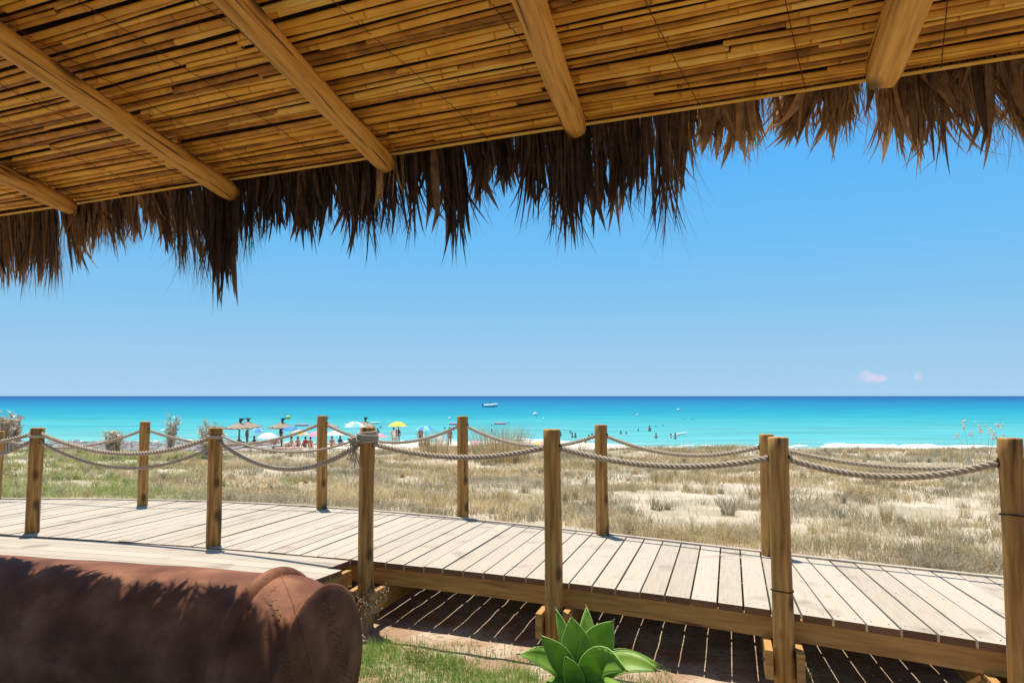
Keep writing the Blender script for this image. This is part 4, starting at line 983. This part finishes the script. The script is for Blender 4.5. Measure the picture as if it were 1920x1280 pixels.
def swimmer(px, py, depth, label, **k):
    p = pw(px, py, SEA); return person((p.x, p.y, SEA - min(1.42, depth + .18)), 'stand', random.uniform(-3, 3), label, group='bathers in the sea', skin=random.choice([0, 1, 2]), sc=.9, **k)
sw = [(494, 807, 1.1, 'bather left of the tall rear post beyond the second thatched umbrella'), (630, 806, 1.1, 'bather just right of the umbrella-side rear post'), (651, 797, 1.2, 'bather holding on to a white float left of the rope-bound post'),
 (694, 801, 1.3, 'bather directly above the rope-bound post'), (714, 803, 1.0, 'bather right above the rope coils'), (708, 812, .7, 'bather nearest the shore right beside the rope coils'),
 (742, 798, 1.2, 'left of the two bathers at the pink float'), (750, 798, 1.1, 'right of the two bathers at the pink float'), (784, 804, 1.3, 'bather between the yellow parasol and the middle rear post, left of three'),
 (798, 805, 1.35, 'small dark head, middle of three left of the middle rear post'), (806, 804, 1.0, 'broad dark bather, right of three left of the middle rear post'), (834, 804, 1.1, 'bather closest to the left side of the middle rear post'),
 (922, 798, 1.3, 'bather left of the lying float beyond the marram clump'), (953, 794, 1.3, 'bather right of the lying float beyond the marram clump'), (922, 811, .9, 'bather nearer the shore above the marram clump'),
 (949, 768, 1.3, 'lone far swimmer below the motor boat'), (1051, 817, .9, 'bather touching the right side of the agave post head'), (1069, 813, 1.0, 'bather left of a close pair between the agave post and the next rear post'),
 (1073, 820, .8, 'left of a close pair of bathers right of the agave post'), (1079, 820, .85, 'right of a close pair of bathers right of the agave post'), (1104, 819, 1.1, 'left of two bathers beside the rear post right of the agave'),
 (1110, 818, 1.0, 'right of two bathers beside the rear post right of the agave'), (1098, 831, 1.2, 'bather low by the rope left of the short rear post'), (1164, 813, 1.0, 'left of two bathers right of the short rear post'),
 (1174, 814, 1.1, 'right of two bathers right of the short rear post'), (1197, 808, 1.1, 'bather alone between the pair and the tall dark bather'), (1218, 808, .6, 'tall dark bather, biggest in the right half of the sea'),
 (1230, 800, 1.2, 'far bather right above the tall dark bather'), (1243, 798, 1.2, 'far bather, right of the one above the tall dark bather'), (1230, 821, .8, 'bather standing below and right of the tall dark bather'),
 (1258, 821, .9, 'bather beside the white surfboard, on its left'), (1266, 823, .7, 'bather leaning at the white surfboard'), (1281, 786, 1.3, 'left one of three tiny far swimmers on the right'),
 (1296, 786, 1.3, 'middle one of three tiny far swimmers on the right'), (1301, 786, 1.3, 'right one of three tiny far swimmers on the right')]
for px, py, dp, lab in sw: swimmer(px, py, dp, lab)
def beachp(px, py): 
    p = pw(px, py, SEA + .2)
    for _ in range(8): p = pw(px, py, max(SEA, float(gz(p.x, p.y))))
    return p
bp_ = [(463, 834, 'stand', 1, 'black', None, 'slim person standing at the right of the first thatched umbrella'), (527, 829, 'stand', 1, 'black', 'black', 'person in black standing under the second thatched umbrella'),
 (447, 836, 'sit', 0, 'red', None, 'person sitting in the shade of the first thatched umbrella'), (516, 834, 'sit', 0, 'pink', 'pink', 'person in pink sitting left of the second umbrella pole'), (475, 836, 'sit', 1, 'navy', 'navy', 'person in navy sitting between the two thatched umbrellas'),
 (545, 838, 'sit', 2, 'red', None, 'sunburnt person sitting right of the second umbrella'), (558, 838, 'sit', 0, 'black', None, 'person sitting left of the pair by the rear post'), (572, 838, 'sit', 1, 'black', 'red', 'person in red sitting near the rear post beside the umbrellas'),
 (582, 839, 'sit', 0, 'teal', None, 'person sitting close against the left side of that umbrella-side post'), (530, 843, 'lie', 2, 'red', None, 'person lying on the sand in front of the second umbrella'), (552, 842, 'lie', 2, 'pink', None, 'person lying on the sand below the rear rope'),
 (638, 836, 'sit', 1, 'black', 'navy', 'dark dressed person sitting right of the umbrella-side rear post'), (622, 837, 'sit', 0, 'yellow', None, 'person sitting hidden by the rope right of the umbrella-side post'),
 (738, 837, 'stand', 0, 'white', 'white', 'person in a white shirt standing under the yellow parasol'), (746, 833, 'stand', 1, 'black', 'black', 'dark person standing under the yellow parasol on the right'),
 (788, 836, 'stand', 1, 'black', None, 'dark person standing under the teal parasol left of the middle rear post'), (790, 845, 'sit', 0, 'red', None, 'left of three people sitting below the teal parasol'),
 (797, 845, 'sit', 1, 'navy', None, 'middle of three people sitting below the teal parasol'), (804, 845, 'sit', 0, 'black', None, 'right of three people sitting below the teal parasol'), (843, 838, 'stand', 1, 'navy', None, 'person standing just left of the middle rear post')]
for px, py, ps, sk_, wr_, sh, lab in bp_: person(tuple(beachp(px, py)), ps, random.uniform(-.8, .8) + (0 if ps != 'lie' else 1.4), lab, sk_, wr_, sh)

# ------------------------------------------------------------------ beach umbrellas
M['straw'] = material('straw', [(0, (.20, .15, .10)), (1, (.46, .38, .28))], nsc=12, mix=.5, rough=.9)
M['pole'] = flat('umbrella_pole', (.3, .2, .12)); M['wpole'] = flat('white_pole', (.75, .75, .75)); M['knot'] = flat('straw_knot', (.05, .04, .03))
def thatch_umbrella(px, py, wpx, label, knot_tilt=.1):
    p = beachp(px, py); r_ = .93 * wpx / F * p.y / 2; H = 1.75; top = 2.35
    u = empty('thatched_umbrella', label, 'beach umbrella', tuple(p), 'thatched umbrellas on the beach')
    mb = MB(); mb.tube([p + Vector((0, 0, -.2)), p + Vector((0, 0, 2.25))], .08, 8); child(mb, 'pole', M['pole'], u, True)
    mb = MB()
    for k in range(420):
        a = random.random() * 6.283; t0 = random.uniform(0, .55); t1 = min(1.03, t0 + random.uniform(.4, .55))
        def q(t): return np.array([p.x + r_ * t * math.cos(a), p.y + r_ * t * math.sin(a), p.z + top - .05 - (top - H) * (t ** .8) + .03])
        d2 = np.array([-math.sin(a), math.cos(a), 0]) * .09; A, B = q(t0), q(t1)
        mb.add([A - d2 * .5, A + d2 * .5, B + d2 * .8, B - d2 * .8], [[0, 1, 2, 3]], random.random())
    V = []; n2 = 24
    for t in (0.02, .5, 1): V.append([[p.x + r_ * t * .98 * math.cos(a), p.y + r_ * t * .98 * math.sin(a), p.z + top - .08 - (top - H) * t ** .8] for a in np.linspace(0, 6.283, n2, endpoint=False)])
    V = np.array(V); i = np.arange(2)[:, None] * n2; j = np.arange(n2)[None]; q2 = (j + 1) % n2; mb.add(V.reshape(-1, 3), np.stack([i + j, i + n2 + j, i + n2 + q2, i + q2], -1).reshape(-1, 4), .3)
    child(mb, 'thatch', M['straw'], u)
    mb = MB()
    for k in range(16):
        d2 = np.array([random.gauss(knot_tilt, .10), random.gauss(0, .1), 0]); b0 = np.array(p) + [0, 0, top - .15]
        mb.tube([b0, b0 + [d2[0] * .5, d2[1] * .5, .25], b0 + [d2[0] * 1.5, d2[1] * 1.5, .45]], [.07, .045, .02], 5, random.random())
    child(mb, 'topknot', M['knot'], u)
thatch_umbrella(448, 838, 66, 'leftmost thatched umbrella on the beach with a drooping topknot', .25)
thatch_umbrella(464, 832, 62, 'thatched umbrella overlapping behind the leftmost one', 0)
thatch_umbrella(528, 836, 60, 'separate thatched umbrella with a dark bushy topknot')
thatch_umbrella(607, 832, 62, 'thatched umbrella hidden behind the umbrella-side rear post')
thatch_umbrella(684, 830, 44, 'thatched umbrella mostly hidden behind the rope-bound post')
UC = {}
def ucol(c):
    if c not in UC: UC[c] = flat('canopy_' + c, dict(teal=(.30, .68, .70), blue=(.10, .38, .72), white=(.85, .85, .85), yellow=(.9, .70, .12), pink=(.9, .42, .48), cream=(.85, .78, .62), lime=(.75, .8, .3))[c], var=.05, trans=.45)
    return UC[c]
def parasol(px, py, wpx, H, c1, c2, label, tilt=0.0):
    if px > 860:                                  # these stand just behind the dune crest: distance from the height of the canopy
        H = 1.7; D_ = (4.5 - H - .2) * F / (py - 742); p = Vector(((px - 960) / F * D_, D_, 0)); p.z = float(gz(p.x, p.y))
    else: p = beachp(px, py)
    r_ = wpx / F * p.y / 2
    u = empty('beach_parasol', label, 'parasol', tuple(p), 'coloured parasols on the beach'); u.rotation_euler.z = 0
    mb = MB(); mb.tube([p + Vector((0, 0, -.1)), p + Vector((tilt * .5, 0, H))], .022, 6); child(mb, 'pole', M['wpole'], u, True)
    mb = MB(); G8 = 16; V = []
    for t in np.linspace(.01, 1, 6):
        ring = []
        for g_ in range(G8):
            a = g_ / G8 * 6.283; rr = r_ * t * (1 if g_ % 2 == 0 else .95); z = H + .35 * r_ - .48 * r_ * t ** 2.1
            ring.append([p.x + tilt * .5 + rr * math.cos(a), p.y + rr * math.sin(a), p.z + z + tilt * rr * math.cos(a) * -.6])
        V.append(ring)
    V = np.array(V)
    for g_ in range(G8):
        k2 = (g_ + 1) % G8
        for t in range(5): mb.add([V[t, g_], V[t + 1, g_], V[t + 1, k2], V[t, k2]], [[0, 1, 2, 3]], .5, (g_ // 2) % 2)
    child(mb, 'canopy', [ucol(c1), ucol(c2)], u)
for a in [(482, 839, 36, 1.5, 'blue', 'teal', 'blue parasol between the first two thatched umbrellas'), (502, 841, 44, 1.05, 'white', 'white', 'low white parasol below the gap of the thatched umbrellas', .1), (544, 837, 34, 1.6, 'blue', 'blue', 'deep blue parasol just right of the separate thatched umbrella'),
          (561, 839, 38, 1.3, 'yellow', 'cream', 'pale yellow parasol left of the umbrella-side rear post'), (592, 840, 34, 1.2, 'pink', 'pink', 'pink parasol touching the umbrella-side rear post'), (628, 841, 36, 1.3, 'white', 'cream', 'white parasol right of the umbrella-side rear post'),
          (664, 834, 42, 1.9, 'teal', 'white', 'pale teal parasol left of the rope-bound post'), (712, 842, 30, 1.1, 'pink', 'pink', 'small pink parasol right of the rope-bound post'), (745, 838, 36, 2.0, 'yellow', 'yellow', 'bright yellow parasol with two people beneath'),
          (796, 840, 34, 1.7, 'teal', 'blue', 'teal parasol left of the middle rear post'), (818, 845, 46, 1.0, 'white', 'teal', 'low white and teal parasol left of the middle rear post', .2), (889, 820, 52, 1.3, 'pink', 'white', 'pink and white parasol right of the middle rear post'),
          (915, 827, 44, 1.1, 'white', 'white', 'white parasol in front of the big marram clump'), (882, 838, 44, 1.0, 'white', 'cream', 'lowest white parasol touching the middle rear post'), (1012, 820, 54, 1.5, 'pink', 'yellow', 'pink and yellow parasol behind the agave post'),
          (1150, 834, 48, 1.2, 'teal', 'lime', 'teal and lime parasol right of the short rear post'), (1190, 841, 52, 1.0, 'teal', 'teal', 'low teal parasol further right of the short rear post'), (1222, 833, 42, 1.3, 'pink', 'white', 'pale pink parasol at the dune crest, rightmost of all')]:
    parasol(*a[:7], *(a[7:] if len(a) > 7 else ()))

# ------------------------------------------------------------------ boat, floats, buoys
bp = pw(920, 763, SEA); bo = empty('motor_boat', 'small white motor boat with dark console and a driver, far out at sea', 'boat', tuple(bp))
mb = MB(); L_ = 6.4; secs = []
for t in np.linspace(0, 1, 12):
    wd = 1.15 * (1 - t ** 3.2) + .02; sh = .7 + .5 * t ** 2
    secs.append([[-L_ / 2 + L_ * t, -wd, sh], [-L_ / 2 + L_ * t, -wd * .8, .1 + .3 * t ** 3], [-L_ / 2 + L_ * t, 0, -.2 + .5 * t ** 3], [-L_ / 2 + L_ * t, wd * .8, .1 + .3 * t ** 3], [-L_ / 2 + L_ * t, wd, sh], [-L_ / 2 + L_ * t, 0, sh - .12]])
V = np.array(secs).reshape(-1, 3) + np.array(bp); i = np.arange(11)[:, None] * 6; j = np.arange(6)[None]; q = (j + 1) % 6
mb.add(V, np.stack([i + j, i + 6 + j, i + 6 + q, i + q], -1).reshape(-1, 4)); mb.add(V[:6], [[0, 1, 2, 5], [5, 2, 3, 4]]); child(mb, 'hull', CL['white'], bo)
for sg in (-1, 1):                               # the inflated side tubes
    t = np.linspace(0, 1, 14); mb = MB()
    mb.tube(np.stack([bp.x - L_ / 2 + L_ * t, bp.y + sg * (1.0 * (1 - t ** 3.5) + .1), SEA + .75 + .55 * t ** 2], -1), .46 * np.clip(np.minimum(t * 12 + .3, (1 - t) * 6 + .35), 0, 1), 12); child(mb, 'side_tube', flat('tube_white', (.9, .9, .9)), bo, True)
mb = MB(); b0 = Vector(bp) + Vector((-.9, -.7, .9)); mb.box(b0, (.7, 0, 0), (0, 1.0, 0), (.2, 0, .6)); child(mb, 'console', CL['navy'], bo)
mb = MB(); mb.box(Vector(bp) + Vector((-3.7, -.25, .2)), (.5, 0, 0), (0, .5, 0), (0, 0, 1.1)); child(mb, 'outboard_motor', CL['black'], bo)
person((bp.x - .2, bp.y, bp.z + .8), 'stand', 1.5, 'dark figure standing at the wheel of the motor boat', 1, 'black', 'black', None)
def float_(px, py, L_, col, label):
    p = pw(px, py, SEA); mb = MB()
    for k in range(4): mb.tube([(p.x - L_ / 2, p.y + k * .2 - .3, SEA + .1), (p.x - L_ / 2 + .05, p.y + k * .2 - .3, SEA + .14), (p.x + L_ / 2 - .05, p.y + k * .2 - .3, SEA + .16), (p.x + L_ / 2, p.y + k * .2 - .3, SEA + .12)], [.04, .12, .12, .05], 8)
    o = mb.build('inflatable_float', CL[col], smooth=True); shift(o, p); tag(o, label, 'float', 'inflatable floats on the sea')
float_(566, 798, 2.2, 'pink', 'pink air mattress left of the umbrella-side rear post'); float_(654, 797, 1.4, 'white', 'white float held by a bather left of the rope-bound post')
float_(748, 797, 2.0, 'pink', 'pink float between two bathers above the yellow parasol'); float_(703, 794, 1.6, 'white', 'white air mattress far right of the rope-bound post'); float_(938, 795, 2.2, 'pink', 'pale pink float beyond the big marram clump'); float_(851, 796, 1.6, 'pink', 'pink float touching the left side of the middle rear post')
p = pw(1274, 818, SEA); mb = MB(); q_ = np.linspace(-1, 1, 9); mb.tube([(p.x + 1.1 * t, p.y, SEA + .1 + .18 * (t + 1)) for t in q_], .28 * np.sqrt(np.clip(1 - q_ ** 2, .01, 1)) * .5, 8); o = mb.build('surfboard', CL['white'], smooth=True); shift(o, p); tag(o, 'white surfboard tilted at the sea surface beside two bathers', 'surfboard')
for px, py, col, sz, lab in [(1003, 779, 'white', .55, 'largest white buoy right of the motor boat'), (1019, 786, 'white', .25, 'small white buoy just below the largest one'), (843, 786, 'white', .32, 'white buoy left of the middle rear post'), (1272, 770, 'white', .5, 'farthest white buoy on the right'),
                             (540, 785, 'yellow', .5, 'yellow buoy above the separate thatched umbrella'), (1061, 806, 'white', .18, 'little white buoy right above the agave post'), (1195, 779, 'white', .3, 'white buoy in the middle distance above the short rear post side')]:
    p = pw(px, py, SEA); mb = ball('b', (p.x, p.y, SEA + sz * .5), sz, sz, sz, None); mb.tube([(p.x, p.y, SEA + sz), (p.x, p.y, SEA + sz * 2)], sz * .12, 6)
    o = mb.build('buoy', CL[col], smooth=True); shift(o, p); tag(o, lab, 'buoy', 'buoys on the sea')
